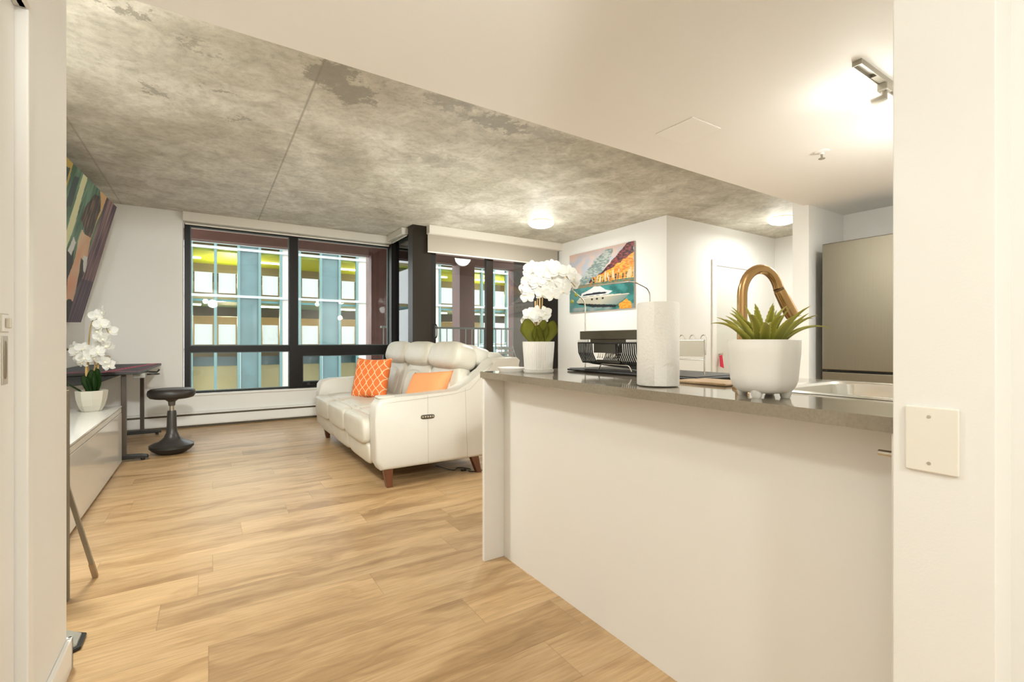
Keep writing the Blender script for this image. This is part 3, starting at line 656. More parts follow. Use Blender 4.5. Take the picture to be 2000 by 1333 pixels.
# ------------------------------------------------------------------ orchids
def petal(L, W, cup, n1=7, n2=5):
    """petal growing along +x, facing +z"""
    vs = []; bm_pts = []
    for i in range(n1+1):
        t = i/n1; w_ = W*math.sin(PI*min(1, 0.08+t*0.90))**0.6
        rowp = []
        for j in range(n2+1):
            s_ = -1+2*j/n2; rowp.append(Vector((L*t, s_*w_/2, cup*(s_*s_)*W*0.35-cup*L*0.35*(t-0.4)**2+0.01*L*math.sin(9*t+3*s_))))
        bm_pts.append(rowp)
    return bm_pts
def add_petal(bm, M, L, W, cup, mi=0):
    g = petal(L, W, cup); vv = [[bm.verts.new(M @ p) for p in r] for r in g]
    for a, b in zip(vv, vv[1:]):
        for j in range(len(a)-1):
            f = bm.faces.new((a[j], a[j+1], b[j+1], b[j])); f.material_index = mi; f.smooth = True
def flower(c, face, s, parent, spin=0.0):
    z = Vector(face).normalized(); x = z.cross(Vector((0, 0, 1))); x = x.normalized() if x.length > 0.01 else Vector((1, 0, 0)); y = z.cross(x)
    M0 = Matrix.Translation(Vector(c)) @ Matrix((x, y, z)).transposed().to_4x4() @ Rz(spin)
    bm = B()
    for ang, L, W in ((-PI/2, 1.0, 0.72), (-PI/2+2.2, 0.95, 0.66), (-PI/2-2.2, 0.95, 0.66)):
        add_petal(bm, M0 @ Rz(ang) @ Matrix.Translation((0.02*s, 0, -0.002)), L*s, W*s, 0.5)
    for ang in (-0.25, PI+0.25):
        add_petal(bm, M0 @ Rz(ang) @ Matrix.Translation((0.02*s, 0, 0.002)), 1.05*s, 1.1*s, 0.35)
    f = obj('flower', bm, petal_m, parent, smooth=180)
    bm = B(); sq(bm, (0, 0, 0), (0.12*s, 0.18*s, 0.14*s), 1, 1, None, 10, 6); bmesh.ops.transform(bm, matrix=M0 @ Matrix.Translation((0, 0.12*s, 0.12*s)), verts=bm.verts)
    obj('flower_lip', bm, lip_m, f, smooth=180)
    return f
def strap_leaf(c, az, L, W, el, curl, m, parent):
    bm = B(); N = 12; pos = Vector(c); e_ = el; out = Vector((math.cos(az), math.sin(az), 0)); side = Vector((-math.sin(az), math.cos(az), 0)); rings = []
    for i in range(N+1):
        t = i/N; hw = W/2*(math.sin(PI*(0.10+0.88*t))**0.55)*(0.45+0.55*min(1, t*2.2)); nn = out*(-math.sin(e_))+Vector((0, 0, 1))*math.cos(e_)
        rings.append([bm.verts.new(pos+side*hw*s_+nn*abs(s_)**1.3*hw*0.28) for s_ in (-1, -0.6, -0.2, 0, 0.2, 0.6, 1)])
        pos = pos+(out*math.cos(e_)+Vector((0, 0, 1))*math.sin(e_))*(L/N); e_ -= curl/N
    for a, b in zip(rings, rings[1:]):
        for j in range(6): bm.faces.new((a[j], a[j+1], b[j+1], b[j]))
    bmesh.ops.solidify(bm, geom=bm.faces[:], thickness=0.0015); return obj('leaf', bm, m, parent, smooth=180)
CAMP = Vector((0, 0, 1.063))
# counter orchid
ox, oy = 1.300, 1.790
op = thing('orchid_pot', 'white ribbed pot holding the orchid at the far end of the worktop', 'plant pot', (ox, oy, 0.915))
bm = B(); seg = 96; prof = [(0.066, 0.016), (0.0665, 0.02), (0.074, 0.125), (0.075, 0.145), (0.071, 0.145), (0.068, 0.125)]
rings = []
for pi_, (r, z) in enumerate(prof):
    rings.append([bm.verts.new((ox+(r-(0.0012 if (i % 2 and 0 < pi_ < 3) else 0))*math.cos(2*PI*i/seg), oy+(r-(0.0012 if (i % 2 and 0 < pi_ < 3) else 0))*math.sin(2*PI*i/seg), 0.915+z)) for i in range(seg)])
for a_, b_ in zip(rings, rings[1:]):
    for i in range(seg): bm.faces.new((a_[i], a_[(i+1) % seg], b_[(i+1) % seg], b_[i]))
bm.faces.new(rings[0]); obj('pot', bm, ceramic_m, op)
bm = B(); lathe(bm, [(0, 0), (0.066, 0), (0.070, 0.004), (0.071, 0.015), (0, 0.0155)], (ox, oy, 0.915), 64); obj('saucer', bm, ceramic_m, op, smooth=40)
bm = B(); lathe(bm, [(0, 0.130), (0.0685, 0.127)], (ox, oy, 0.915), 24); obj('soil', bm, soil_m, op, smooth=60)
oc = thing('orchid_plant', 'white orchid with olive oval leaves in the ribbed pot on the worktop', 'plant', (ox, oy, 1.045))
fw = Vector((math.sin(math.radians(32.78)), math.cos(math.radians(32.78)), 0)); rt = Vector((fw.y, -fw.x, 0)); UP = Vector((0, 0, 1))
def at(c, a, b, cz): return Vector((c[0], c[1], c[2]))+rt*a+fw*b+UP*cz        # sideways, deeper, up from a plant's base
o0 = (ox, oy, 1.045)
sc = 0.00239
def st_path(pts, r0, r1, m, parent, nm='stem'):
    p = smoothpath(pts, 5); bm = B(); k = len(p); tube(bm, p, [r0+(r1-r0)*i/(k-1) for i in range(k)], 8); return obj(nm, bm, m, parent, smooth=60)
st_path([at(o0, -0.010, 0, 0), at(o0, -0.008, 0.0, 0.10), at(o0, -0.002, 0.01, 0.24), at(o0, 0.02, 0.02, 0.34), at(o0, 0.09, 0.0, 0.355), at(o0, 0.17, -0.02, 0.27)], 0.004, 0.002, stem_m, oc)
st_path([at(o0, 0.012, 0.01, 0), at(o0, 0.014, 0.0, 0.12), at(o0, 0.016, -0.01, 0.25), at(o0, -0.01, -0.02, 0.32), at(o0, -0.05, -0.03, 0.29)], 0.004, 0.002, stem_m, oc)
for a_, h_ in ((-0.017, 0.205), (0.004, 0.235)):
    bm = B(); tube(bm, [at(o0, a_, -0.004, -0.01), at(o0, a_+0.002, -0.004, h_)], 0.0038, 8); obj('stake', bm, cane_m, oc, smooth=50)
for (az, L, W, el, cu, a_) in ((0, 0.120, 0.082, 1.38, 0.5, -0.026), (0, 0.115, 0.060, 1.45, 0.3, 0.016), (0, 0.112, 0.068, 1.25, 0.4, 0.034), (0, 0.09, 0.055, 1.4, 0.4, -0.002)):
    base_az = math.atan2(rt.y, rt.x)+(PI if a_ < 0 else 0)
    # blades show their broad face to the room: they lean sideways, surface across
    bmN = 12; bm = B(); rings = []
    for i in range(bmN+1):
        t = i/bmN; lean = (-1 if a_ < 0 else 1)*(0.30 if abs(a_) > 0.02 else 0.06)
        c_ = at(o0, a_+lean*0.12*t*(1.25-0.5*t), -0.01-0.035*t*t, L*t)
        hw = W/2*(math.sin(PI*(0.07+0.90*t))**0.6)*(0.35+0.65*min(1, t*1.8))
        rings.append([bm.verts.new(c_+rt*hw*s_-fw*(abs(s_)**1.4)*hw*0.35-UP*0.10*hw*abs(s_)) for s_ in (-1, -0.6, -0.2, 0, 0.2, 0.6, 1)])
    for p_, q_ in zip(rings, rings[1:]):
        for j in range(6): bm.faces.new((p_[j], p_[j+1], q_[j+1], q_[j]))
    bmesh.ops.solidify(bm, geom=bm.faces[:], thickness=0.0016); obj('leaf', bm, oleaf_m, oc, smooth=180)
# flowers placed on the stems: px offsets from pot axis (1049, 655) read as metres
fl = [(-20, 118, 0.030), (-24, 110, 0.028), (-12, 148, 0.034), (-2, 122, 0.034), (14, 150, 0.034), (22, 128, 0.034), (38, 142, 0.034), (36, 112, 0.032), (52, 132, 0.033), (66, 118, 0.030), (62, 142, 0.030), (8, 100, 0.030), (-18, 124, 0.032), (28, 96, 0.028), (48, 104, 0.028), (-18, 138, 0.028), (-20, 104, 0.028), (10, 136, 0.034), (26, 114, 0.034), (50, 118, 0.032), (-8, 108, 0.030), (30, 154, 0.030), (-22, 92, 0.026), (70, 130, 0.026),
      (-22, 44, 0.026), (12, 62, 0.026), (2, 46, 0.026),
      (-14, 52, 0.032), (-6, 62, 0.030), (8, 56, 0.030), (-20, 58, 0.028)]
for i, (dx, dz, s) in enumerate(fl):
    c_ = at(o0, dx*0.00240*0.98, random.uniform(-0.035, 0.02), dz*0.00240)
    d_ = (-fw+rt*random.uniform(-0.55, 0.55)+UP*random.uniform(-0.35, 0.35))
    flower(c_, d_, s*1.25, oc, random.uniform(-0.3, 0.3))
for dx, dz in ((73, 97), (65, 84), (13, 70), (17, 64)):
    bm = B(); sq(bm, at(o0, dx*0.0024, -0.01, dz*0.0024), (0.009, 0.007, 0.010), 1, 1, None, 12, 8); obj('bud', bm, bud_m, oc, smooth=180)
# flat dish behind the pot
bm = B(); lathe(bm, [(0, 0.003), (0.05, 0.003), (0.055, 0.0), (0.06, 0.0), (0.072, 0.017), (0.073, 0.019), (0.071, 0.0195), (0.06, 0.005), (0, 0.006)], (1.245, 1.935, 0.915), 48)
tag(obj('shallow_dish', bm, ceramic_m, smooth=50, origin=(1.245, 1.935, 0.915)), 'shallow white dish behind the ribbed orchid pot', 'dish')

# ------------------------------------------------------------------ dish rack (runs along Y, far side of the worktop)
rk = thing('dish_rack', 'two-tier wire dish rack with black tray behind the paper towel', 'dish rack', (1.72, 1.45, 0.915))
bm = B(); box(bm, 1.50, 1.83, 1.085, 1.825, 0.917, 0.927, 0.004); box(bm, 1.51, 1.82, 1.095, 1.815, 0.927, 0.930); obj('drip_tray', bm, black_m, rk)
bm = B(); tube(bm, rcorner([(1.60, 1.802, 0.930), (1.60, 1.802, 1.265), (1.50, 1.802, 1.322), (1.50, 1.39, 1.315), (1.60, 1.385, 1.285), (1.60, 1.399, 0.930)], 0.035), 0.0035, 8); obj('tall_arch', bm, steel_m, rk, smooth=60)
bm = B(); tube(bm, rcorner([(1.80, 1.802, 0.930), (1.80, 1.802, 1.10), (1.80, 1.399, 1.10), (1.80, 1.399, 0.930)], 0.03), 0.003, 8); obj('rear_arch', bm, steel_m, rk, smooth=60)
bm = B(); tube(bm, [(1.60, 1.121, 0.930), (1.60, 1.121, 1.068)], 0.003, 8); tube(bm, [(1.60, 1.121, 1.066), (1.60, 1.40, 1.066)], 0.003, 8); tube(bm, [(1.60, 1.121, 0.99), (1.60, 1.40, 0.99)], 0.002, 8); obj('side_frame', bm, steel_m, rk, smooth=60)
bm = B(); tube(bm, rcorner([(1.53, 1.630, 0.930), (1.53, 1.615, 0.956), (1.53, 1.44, 0.956), (1.53, 1.425, 0.930)], 0.012), 0.003, 8); obj('wire_foot', bm, steel_m, rk, smooth=60)
bm = B(); tube(bm, rcorner([(1.53, 1.38, 0.930), (1.53, 1.37, 0.950), (1.53, 1.23, 0.950), (1.53, 1.20, 0.930)], 0.012), 0.003, 8); obj('wire_foot', bm, steel_m, rk, smooth=60)
for y in (1.125, 1.175, 1.225):
    bm = B(); pts = [(1.60, y+0.013*math.cos(a), 1.072+0.014*math.sin(a)) for a in [PI*i/10 for i in range(11)]]
    tube(bm, [(1.60, y+0.013, 1.066)]+pts+([(1.60, y-0.009, 1.01)] if y == 1.125 else [(1.60, y-0.014, 1.066)]), 0.0020, 6); obj('cup_hook', bm, steel_m, rk, smooth=60)
bm = B(); box(bm, 1.590, 1.593, 1.121, 1.30, 1.003, 1.066, 0.001); obj('knife_block_panel', bm, satin_m, rk, label='brushed metal panel')
# ribbed black basket
bk = thing('dish_basket', 'black ribbed basket on the dish rack left of the paper towel', 'basket', (1.62, 1.60, 0.965))
bm = B()
L0, L1 = 1.385, 1.768
def bsec(y, xx0, xx1, zt, zb): return [(xx0, y, zt), (xx0+0.004, y, (zt+zb)/2), (xx0+0.03, y, zb), (xx1-0.03, y, zb), (xx1-0.004, y, (zt+zb)/2), (xx1, y, zt)]
for i in range(33):
    y = L0+(L1-L0)*i/32
    if 11 < i < 24: continue
    tube(bm, bsec(y, 1.525, 1.72, 1.054, 0.960), 0.0038, 6)
tube(bm, [(1.525, L0, 1.054), (1.525, L1, 1.054), (1.72, L1, 1.054), (1.72, L0, 1.054)], 0.004, 6, closed=True)
tube(bm, [(1.556, L0, 0.960), (1.556, L1, 0.960), (1.69, L1, 0.960), (1.69, L0, 0.960)], 0.004, 6, closed=True)
obj('ribs', bm, black_m, bk)
bm = B(); box(bm, 1.527, 1.532, 1.512, 1.660, 1.008, 1.054); box(bm, 1.545, 1.555, 1.51, 1.662, 0.962, 0.975); obj('front_panel', bm, mat('dark_olive_plastic', (0.05, 0.042, 0.028), 0.4), bk)
bm = B()
for i in range(9): tube(bm, [(1.528, 1.518+0.0145*i, 0.985), (1.545, 1.530+0.0145*i, 1.004)], 0.0022, 5)
obj('metal_grille', bm, steel_m, bk)
bm = B(); prism(bm, [(1.385, 0.959), (1.766, 0.959), (1.70, 0.952), (1.385, 0.936)], 'x', 1.56, 1.68, 0.003); obj('chute', bm, black_m, bk)
bt = thing('cutlery_tray', 'dark flat tray resting on top of the ribbed basket', 'tray', (1.62, 1.6, 1.056))
bm = B(); box(bm, 1.553, 1.70, 1.38, 1.79, 1.070, 1.112, 0.003); box(bm, 1.56, 1.69, 1.47, 1.72, 1.057, 1.070); obj('tray', bm, mat('dark_olive_gloss', (0.075, 0.06, 0.035), 0.3), bt)
for ya, yb in ((1.72, 1.79), (1.41, 1.47)):
    bm = B(); box(bm, 1.54, 1.552, ya, yb, 1.057, 1.069, 0.002); obj('clip', bm, ceramic_m, bt, label='pale end clip')
# board and small things at the far edge
bm = B(); box(bm, 1.40, 1.56, 0.905, 1.10, 0.9155, 0.925, 0.004); tag(obj('cutting_board', bm, board_m, origin=(1.48, 1.0, 0.92)), 'small thin wooden board lying on the worktop beside the planter', 'board')
bm = B(); prism(bm, [(1.30, 1.135), (1.42, 1.135), (1.50, 1.20), (1.50, 1.16)], 'z', 0.9155, 0.919); tag(obj('folded_cloth', bm, mat('dark_grey_cloth', (0.16, 0.13, 0.09), 0.8), origin=(1.4, 1.15, 0.916)), 'thin dark drying cloth lying flat behind the paper towel', 'cloth')

# ================================================================== FRIDGE
fr = thing('refrigerator', 'tall brushed stainless steel refrigerator in the kitchen recess', 'refrigerator', (4.5, 1.5, 0))
bm = B(); box(bm, 4.27, 4.80, 1.17, 1.866, 0.02, 1.845, 0.004); obj('cabinet_body', bm, fridgeside_m, fr)
bm = B(); box(bm, 4.215, 4.265, 1.168, 1.868, 0.832, 1.853, 0.006, 3); obj('upper_door', bm, brushed_m, fr)
bm = B(); box(bm, 4.215, 4.265, 1.168, 1.868, 0.06, 0.815, 0.006, 3); obj('lower_door', bm, brushed_m, fr)

# ================================================================== SOFA
so = thing('sofa', 'three-seat greige leather recliner sofa with wooden legs beside the peninsula', 'sofa', (1.5, 4.4, 0))
Y0, Y1 = 3.32, 5.52
side = [(1.035, 0.135), (1.0, 0.20), (0.995, 0.50), (1.0, 0.60), (1.03, 0.640), (1.12, 0.655), (1.35, 0.66), (1.62, 0.675), (1.74, 0.70), (1.82, 0.76), (1.94, 0.90), (1.99, 0.925), (2.20, 0.925), (2.23, 0.90), (2.05, 0.16), (2.0, 0.135)]
for a_, b_, nm in ((Y0, Y0+0.17, 'near'), (Y1-0.17, Y1, 'far')):
    bm = B(); prism(bm, side, 'y', a_, b_, 0.028, 4); arm = obj('armrest', bm, leather2_m, so, smooth=50)
    if nm == 'near':
        bm = B()
        for pts in ([(1.39, Y0-0.0005, 0.14), (1.385, Y0-0.0005, 0.655)], [(1.72, Y0-0.0005, 0.14), (1.70, Y0-0.0005, 0.69)], [(1.04, Y0+0.001, 0.615), (1.35, Y0-0.001, 0.635), (1.62, Y0-0.001, 0.655), (1.74, Y0-0.001, 0.68), (1.95, Y0-0.001, 0.87)]):
            tube(bm, pts, 0.0012, 5)
        obj('seam', bm, seam_m, arm)
        bm = B(); sq(bm, (1.385, Y0-0.001, 0.495), (0.055, 0.006, 0.0165), 0.5, 0.5, None, 24, 10); cp = obj('control_panel', bm, mat('control_brown', (0.07, 0.055, 0.035), 0.35), arm, smooth=60, label='small dark oval control panel')
        for i in range(5):
            bm = B(); sq(bm, (1.345+0.02*i, Y0-0.0075, 0.495), (0.0065, 0.002, 0.006), 0.6, 0.6, None, 10, 6); obj('button', bm, satin_m, cp, smooth=60)
        bm = B(); sq(bm, (1.09, Y0+0.10, 0.652), (0.065, 0.055, 0.012), 0.5, 0.4, None, 20, 8); obj('arm_pad_corner', bm, leather_m, arm, smooth=60)
bm = B(); box(bm, 1.08, 1.95, Y0+0.16, Y1-0.16, 0.15, 0.36, 0.02); obj('seat_base', bm, mat('sofa_underside', (0.10, 0.085, 0.06), 0.8), so)
bm = B(); prism(bm, [(1.78, 0.20), (2.02, 0.16), (2.20, 0.90), (2.12, 0.96), (2.02, 0.97)], 'y', Y0+0.165, Y1-0.165, 0.02, 3); obj('back_shell', bm, leather2_m, so, smooth=50)
ys = [Y0+0.17+i*(Y1-Y0-0.34)/3 for i in range(4)]
for i in range(3):
    yc = (ys[i]+ys[i+1])/2; hw = (ys[i+1]-ys[i])/2
    def seatfn(co, hw=hw):
        x, y, z = co; drop = 0.0
        if x < -0.18: z -= (abs(x)-0.18)**2*0.9
        z += 0.010*math.cos(y/hw*PI/2)
        return (x, y, z)
    bm = B(); sq(bm, (1.36, yc, 0.405), (0.40, hw+0.004, 0.105), 0.42, 0.28, None, 48, 20, seatfn); sc_ = obj('seat_cushion', bm, leather_m, so, smooth=180)
    bm = B()
    tube(bm, [(1.08, yc-hw*0.86, 0.499), (1.08, yc, 0.506), (1.08, yc+hw*0.86, 0.499)], 0.0012, 5); obj('seam', bm, seam_m, sc_)
    # front flap / footrest
    def flap(co): x, y, z = co; return (x+0.05*(z/0.13)**2*0.3, y, z)
    bm = B(); sq(bm, (1.005, yc, 0.395), (0.055, hw+0.002, 0.105), 0.45, 0.3, Ry(-0.06), 32, 14); obj('seat_front', bm, leather_m, so, smooth=180)
    bm = B(); sq(bm, (1.045, yc, 0.235), (0.055, hw+0.000, 0.095), 0.40, 0.28, Ry(-0.16), 32, 14); fr_ = obj('footrest', bm, leather_m, so, smooth=180)
    bm = B()
    for s_ in (-0.62, 0.62): tube(bm, [(0.996, yc+s_*hw, 0.31), (0.990, yc+s_*hw, 0.25), (1.010, yc+s_*hw, 0.17)], 0.0012, 5)
    obj('seam', bm, seam_m, fr_)
    # back pad, lumbar roll and head pillow
    bm = B(); sq(bm, (1.765, yc, 0.64), (0.085, hw+0.004, 0.23), 0.5, 0.5, Ry(0.24), 32, 18); bp_ = obj('back_cushion', bm, leather_m, so, smooth=180)
    bm = B(); sq(bm, (1.715, yc, 0.62), (0.075, hw*0.72, 0.17), 0.7, 0.6, Ry(0.26), 32, 18); obj('lumbar_pad', bm, leather_m, bp_, smooth=180)
    bm = B(); sq(bm, (1.815, yc, 0.925), (0.122, hw+0.002, 0.126), 0.62, 0.38, Ry(0.30), 48, 22); obj('head_pillow', bm, leather_m, so, smooth=180)
    bm = B(); sq(bm, (1.95, yc, 0.925), (0.10, hw-0.002, 0.095), 0.5, 0.35, Ry(0.30), 32, 14); obj('head_shell', bm, leather2_m, so, smooth=180)
def sleg(x, y, lean):
    bm = B(); prism(bm, [(x-0.036, 0.145), (x+0.036, 0.145), (x+0.020+lean, 0.0), (x-0.020+lean, 0.0)], 'y', y-0.026, y+0.026, 0.005); return bm
for x, y, ln_ in ((1.095, Y0+0.055, 0.012), (1.80, Y0+0.055, 0.045), (1.095, Y1-0.055, 0.012), (1.80, Y1-0.055, 0.045)): obj('leg', sleg(x, y, ln_), walnut_m, so)
# power lead under the sofa
bm = B(); tube(bm, smoothpath([(1.55, 3.55, 0.05), (1.68, 3.5, 0.008), (1.75, 3.55, 0.006), (1.82, 3.46, 0.006), (1.78, 3.40, 0.006), (1.92, 3.40, 0.006), (2.05, 3.55, 0.10)], 5), 0.004, 6); box(bm, 1.735, 1.775, 3.45, 3.47, 0.0, 0.014, 0.002)
tag(obj('power_cable', bm, black_m, smooth=60, origin=(1.8, 3.45, 0.0)), 'thin dark power cable on the floor under the sofa', 'cable')

def cushion(name, c, w_, h_, th, M, m, label):
    """knife-edge cushion, local x across, y up, z thickness"""
    bm = B(); N = 20; top = []; bot = []
    for i in range(N+1):
        a_, b_ = [], []
        for j in range(N+1):
            u = -1+2*i/N; v = -1+2*j/N
            x = u*w_/2*(1-0.10*(1-abs(v)**2.0)*abs(u)**3)*1.02; y = v*h_/2*(1-0.10*(1-abs(u)**2.0)*abs(v)**3)*1.02
            t = th/2*((1-u**4)*(1-v**4))**0.55
            a_.append(bm.verts.new((x, y, t))); b_.append(a_[-1] if (i in (0, N) or j in (0, N)) else bm.verts.new((x, y, -t)))
        top.append(a_); bot.append(b_)
    for i in range(N):
        for j in range(N):
            bm.faces.new((top[i][j], top[i+1][j], top[i+1][j+1], top[i][j+1]))
            q = [bot[i][j], bot[i][j+1], bot[i+1][j+1], bot[i+1][j]]
            try: bm.faces.new(q)
            except ValueError: pass
    bmesh.ops.recalc_face_normals(bm, faces=bm.faces)
    me = bpy.data.meshes.new(name); bm.to_mesh(me); bm.free(); me.materials.append(m)
    for p in me.polygons: p.use_smooth = True
    o = bpy.data.objects.new(name, me); C.objects.link(o); o.matrix_world = Matrix.Translation(Vector(c)) @ M
    tag(o, label, 'cushion', None); return o
def basis(x, y):
    x = Vector(x).normalized(); y = Vector(y); y = (y-x*y.dot(x)).normalized(); z = x.cross(y); return Matrix((x, y, z)).transposed().to_4x4()
cushion('trellis_cushion', (1.385, 4.77, 0.685), 0.42, 0.42, 0.14, basis((0.60, -0.80, 0.0), (0.26, 0.10, 1.0)), trellis_m, 'orange square cushion with white trellis lines standing on the sofa')
cushion('plain_cushion', (1.575, 3.80, 0.635), 0.50, 0.36, 0.15, basis((0.30, -0.95, 0.08), (0.42, 0.10, 0.80)), orange_m, 'plain light orange cushion leaning on the sofa back behind the near armrest')

# ================================================================== LEFT SIDE
XC = -0.632
mc = thing('media_cabinet', 'long low glossy white media cabinet along the left wall', 'cabinet', (-0.9, 4.3, 0))
bm = B(); box(bm, XL+0.003, XC-0.022, 3.0, 5.285, 0.02, 0.485); obj('body', bm, cab_m, mc)
bm = B(); box(bm, XL+0.003, XC, 2.99, 5.29, 0.486, 0.500, 0.002); obj('top', bm, gloss_m, mc)
bm = B(); box(bm, XC-0.019, XC-0.002, 3.0, 5.288, 0.445, 0.480, 0.001); obj('top_rail', bm, cab_m, mc)
for y0, y1 in ((3.0, 5.288),):
    bm = B(); box(bm, XC-0.019, XC, y0, y1, 0.012, 0.440, 0.002); obj('door', bm, gloss_m, mc)
bm = B(); box(bm, -0.86, -0.74, 5.05, 5.24, 0.5003, 0.508, 0.003); tag(obj('black_tablet', bm, black_m, origin=(-0.8, 5.15, 0.504)), 'flat black tablet lying on the white cabinet behind the orchid pot', 'tablet')
# cabinet orchid
lx, ly = -0.785, 5.00
q0 = (lx, ly, 0.62)
lp_ = thing('orchid_pot', 'off-white rounded ceramic pot on the glossy cabinet', 'plant pot', (lx, ly, 0.5))
bm = B(); lathe(bm, [(0, 0), (0.056, 0), (0.066, 0.010), (0.084, 0.05), (0.096, 0.10), (0.103, 0.165), (0.099, 0.168), (0.095, 0.163), (0.093, 0.14)], (lx, ly, 0.5), 9); o = obj('pot', bm, mat('faceted_pot', (0.56, 0.53, 0.45), 0.45), lp_)
bm = B(); lathe(bm, [(0, 0.145), (0.092, 0.14)], (lx, ly, 0.5), 9); obj('soil', bm, soil_m, lp_)
lc = thing('orchid_plant', 'white orchid with long sprays and dark green leaves on the media cabinet', 'plant', (lx, ly, 0.67))
q0 = (lx, ly, 0.615); k = 0.0041          # metres per photo pixel at this plant
def qx(u, v, b=0): return at(q0, (u-182)*k, b, (776-v)*k)
st_path([qx(176, 776), qx(175, 740), qx(176, 680), qx(180, 640), qx(190, 618), qx(203, 622), qx(214, 650)], 0.007, 0.003, stem_m, lc)
st_path([qx(184, 776), qx(186, 735), qx(188, 705), qx(176, 690), qx(160, 688), qx(140, 683), qx(126, 682)], 0.006, 0.003, stem_m, lc)
st_path([qx(188, 720), qx(205, 700), qx(217, 697), qx(218, 712)], 0.004, 0.003, stem_m, lc)
bm = B(); tube(bm, [qx(174, 776, -0.01), qx(174, 700, -0.01)], 0.009, 8); obj('stake', bm, cane_m, lc, smooth=50)
bm = B(); tube(bm, [qx(190, 776, 0.02), qx(190, 705, 0.02)], 0.007, 8); obj('stake', bm, cane_m, lc, smooth=50)
lf = [(205, 620), (198, 632), (210, 634), (200, 648), (213, 648), (206, 660), (217, 662), (198, 668), (210, 676), (220, 676), (192, 676), (206, 688), (150, 680), (160, 688), (170, 682), (166, 697), (178, 700), (186, 692), (154, 694), (192, 700), (172, 708), (216, 706), (222, 714), (196, 618), (206, 610)]
for (u, v) in lf:
    flower(qx(u, v, random.uniform(-0.06, 0.04)), (-fw+rt*random.uniform(-0.6, 0.6)+UP*random.uniform(-0.4, 0.4)), 0.055, lc, random.uniform(-0.3, 0.3))
for (u, v) in ((134, 683), (141, 691), (187, 617), (190, 630), (130, 690)):
    bm = B(); sq(bm, qx(u, v), (0.009, 0.009, 0.010), 1, 1, None, 10, 6); obj('bud', bm, mat('dark_bud', (0.07, 0.06, 0.03), 0.5), lc, smooth=180)
for (du, L, W, lean) in ((10, 0.22, 0.10, 0.05), (22, 0.23, 0.09, 0.07), (-6, 0.14, 0.07, -0.17), (2, 0.18, 0.09, 0.0)):
    bm = B(); rings = []
    for i in range(13):
        t = i/12; c_ = at(q0, du*0.5*k*2*0.5+lean*t*(0.7+0.3*t), -0.02-0.05*t*t, L*t*(1 if lean > -0.2 else (1-0.55*t)))
        hw = W/2*(math.sin(PI*(0.07+0.90*t))**0.6)*(0.35+0.65*min(1, t*1.8)); sd = (rt+UP*(-0.3 if lean > -0.2 else 0.9)).normalized()
        rings.append([bm.verts.new(c_+sd*hw*s_-fw*(abs(s_)**1.4)*hw*0.3) for s_ in (-1, -0.6, -0.2, 0, 0.2, 0.6, 1)])
    for p_, q_ in zip(rings, rings[1:]):
        for j in range(6): bm.faces.new((p_[j], p_[j+1], q_[j+1], q_[j]))
    bmesh.ops.solidify(bm, geom=bm.faces[:], thickness=0.003); obj('leaf', bm, dleaf_m, lc, smooth=180)

# standing desk
dk = thing('standing_desk', 'black desk with pink striped top in the far left corner', 'desk', (-0.8, 6.0, 0))
bm = B(); cl = bm.loops.layers.float_color.new('Col')
DX0, DX1, DY0, DY1 = XL+0.01, -0.50, 5.18, 6.93
NX, NY = 60, 120; grid = []
for i in range(NX+1):
    grid.append([])
    for j in range(NY+1):
        s_ = i/NX; t = j/NY; front = DX1+0.035*s_*t-0.0*(math.sin(PI*t))
        grid[-1].append(bm.verts.new((DX0+(front-DX0)*s_, DY0+(DY1-DY0)*t, 0.8)))
def deskcol(s_, t):
    c = (0.060, 0.068, 0.078)
    g_ = abs(math.sin((s_*3.1+t*2.2))); c = tuple(x*(0.8+0.8*g_) for x in c)
    l1 = s_-(0.62+0.30*t); l2 = s_-(0.20+0.9*t)
    if abs(l1) < 0.022 or (t < 0.02): c = (0.90, 0.08, 0.20)
    if abs(l2) < 0.010: c = (0.8, 0.08, 0.18)
    if 0.05 < l1 < 0.09: c = (0.30, 0.05, 0.10)
    if s_ > 0.965: c = (0.22, 0.05, 0.10)
    return c
for i in range(NX):
    for j in range(NY):
        f = bm.faces.new((grid[i][j], grid[i+1][j], grid[i+1][j+1], grid[i][j+1])); c = deskcol((i+.5)/NX, (j+.5)/NY)
        for lp in f.loops: lp[cl] = (*c, 1)
obj('desk_mat', bm, deskmat_m, dk, label='dark printed surface with pink stripes')
bm = B(); prism(bm, [(DX0, DY0), (DX1, DY0), (DX1+0.035, DY1), (DX0, DY1)], 'z', 0.775, 0.7995, 0.003); obj('tabletop', bm, black_m, dk)
bm = B(); prism(bm, [(DX0+0.02, 0.774), (DX1-0.12, 0.774), (DX1-0.30, 0.70), (DX0+0.02, 0.68)], 'y', DY0+0.05, DY0+0.14, 0.004); obj('side_brace', bm, black_m, dk)
for y in (5.33, 6.70):
    bm = B(); box(bm, -0.640, -0.605, y-0.03, y+0.03, 0.04, 0.774, 0.004); lg = obj('leg', bm, mat('brown_leg', (0.07, 0.05, 0.035), 0.4) if 'brown_leg' not in MATS else MATS['brown_leg'], dk)
    bm = B(); prism(bm, [(-1.10, 0.022), (-1.10, 0.05), (-0.66, 0.062), (-0.50, 0.055), (-0.455, 0.043), (-0.45, 0.022)], 'y', y-0.032, y+0.032, 0.006); obj('foot', bm, black_m, lg)
    bm = B(); sq(bm, (-0.49, y, 0.011), (0.016, 0.016, 0.011), 0.6, 1, None, 12, 8); sq(bm, (-1.06, y, 0.011), (0.016, 0.016, 0.011), 0.6, 1, None, 12, 8); obj('glide', bm, black_m, lg, smooth=60)
bm = B(); box(bm, -0.56, -0.47, 5.30, 5.42, 0.735, 0.775, 0.004); hk = obj('cup_holder_bracket', bm, grey_m, dk)
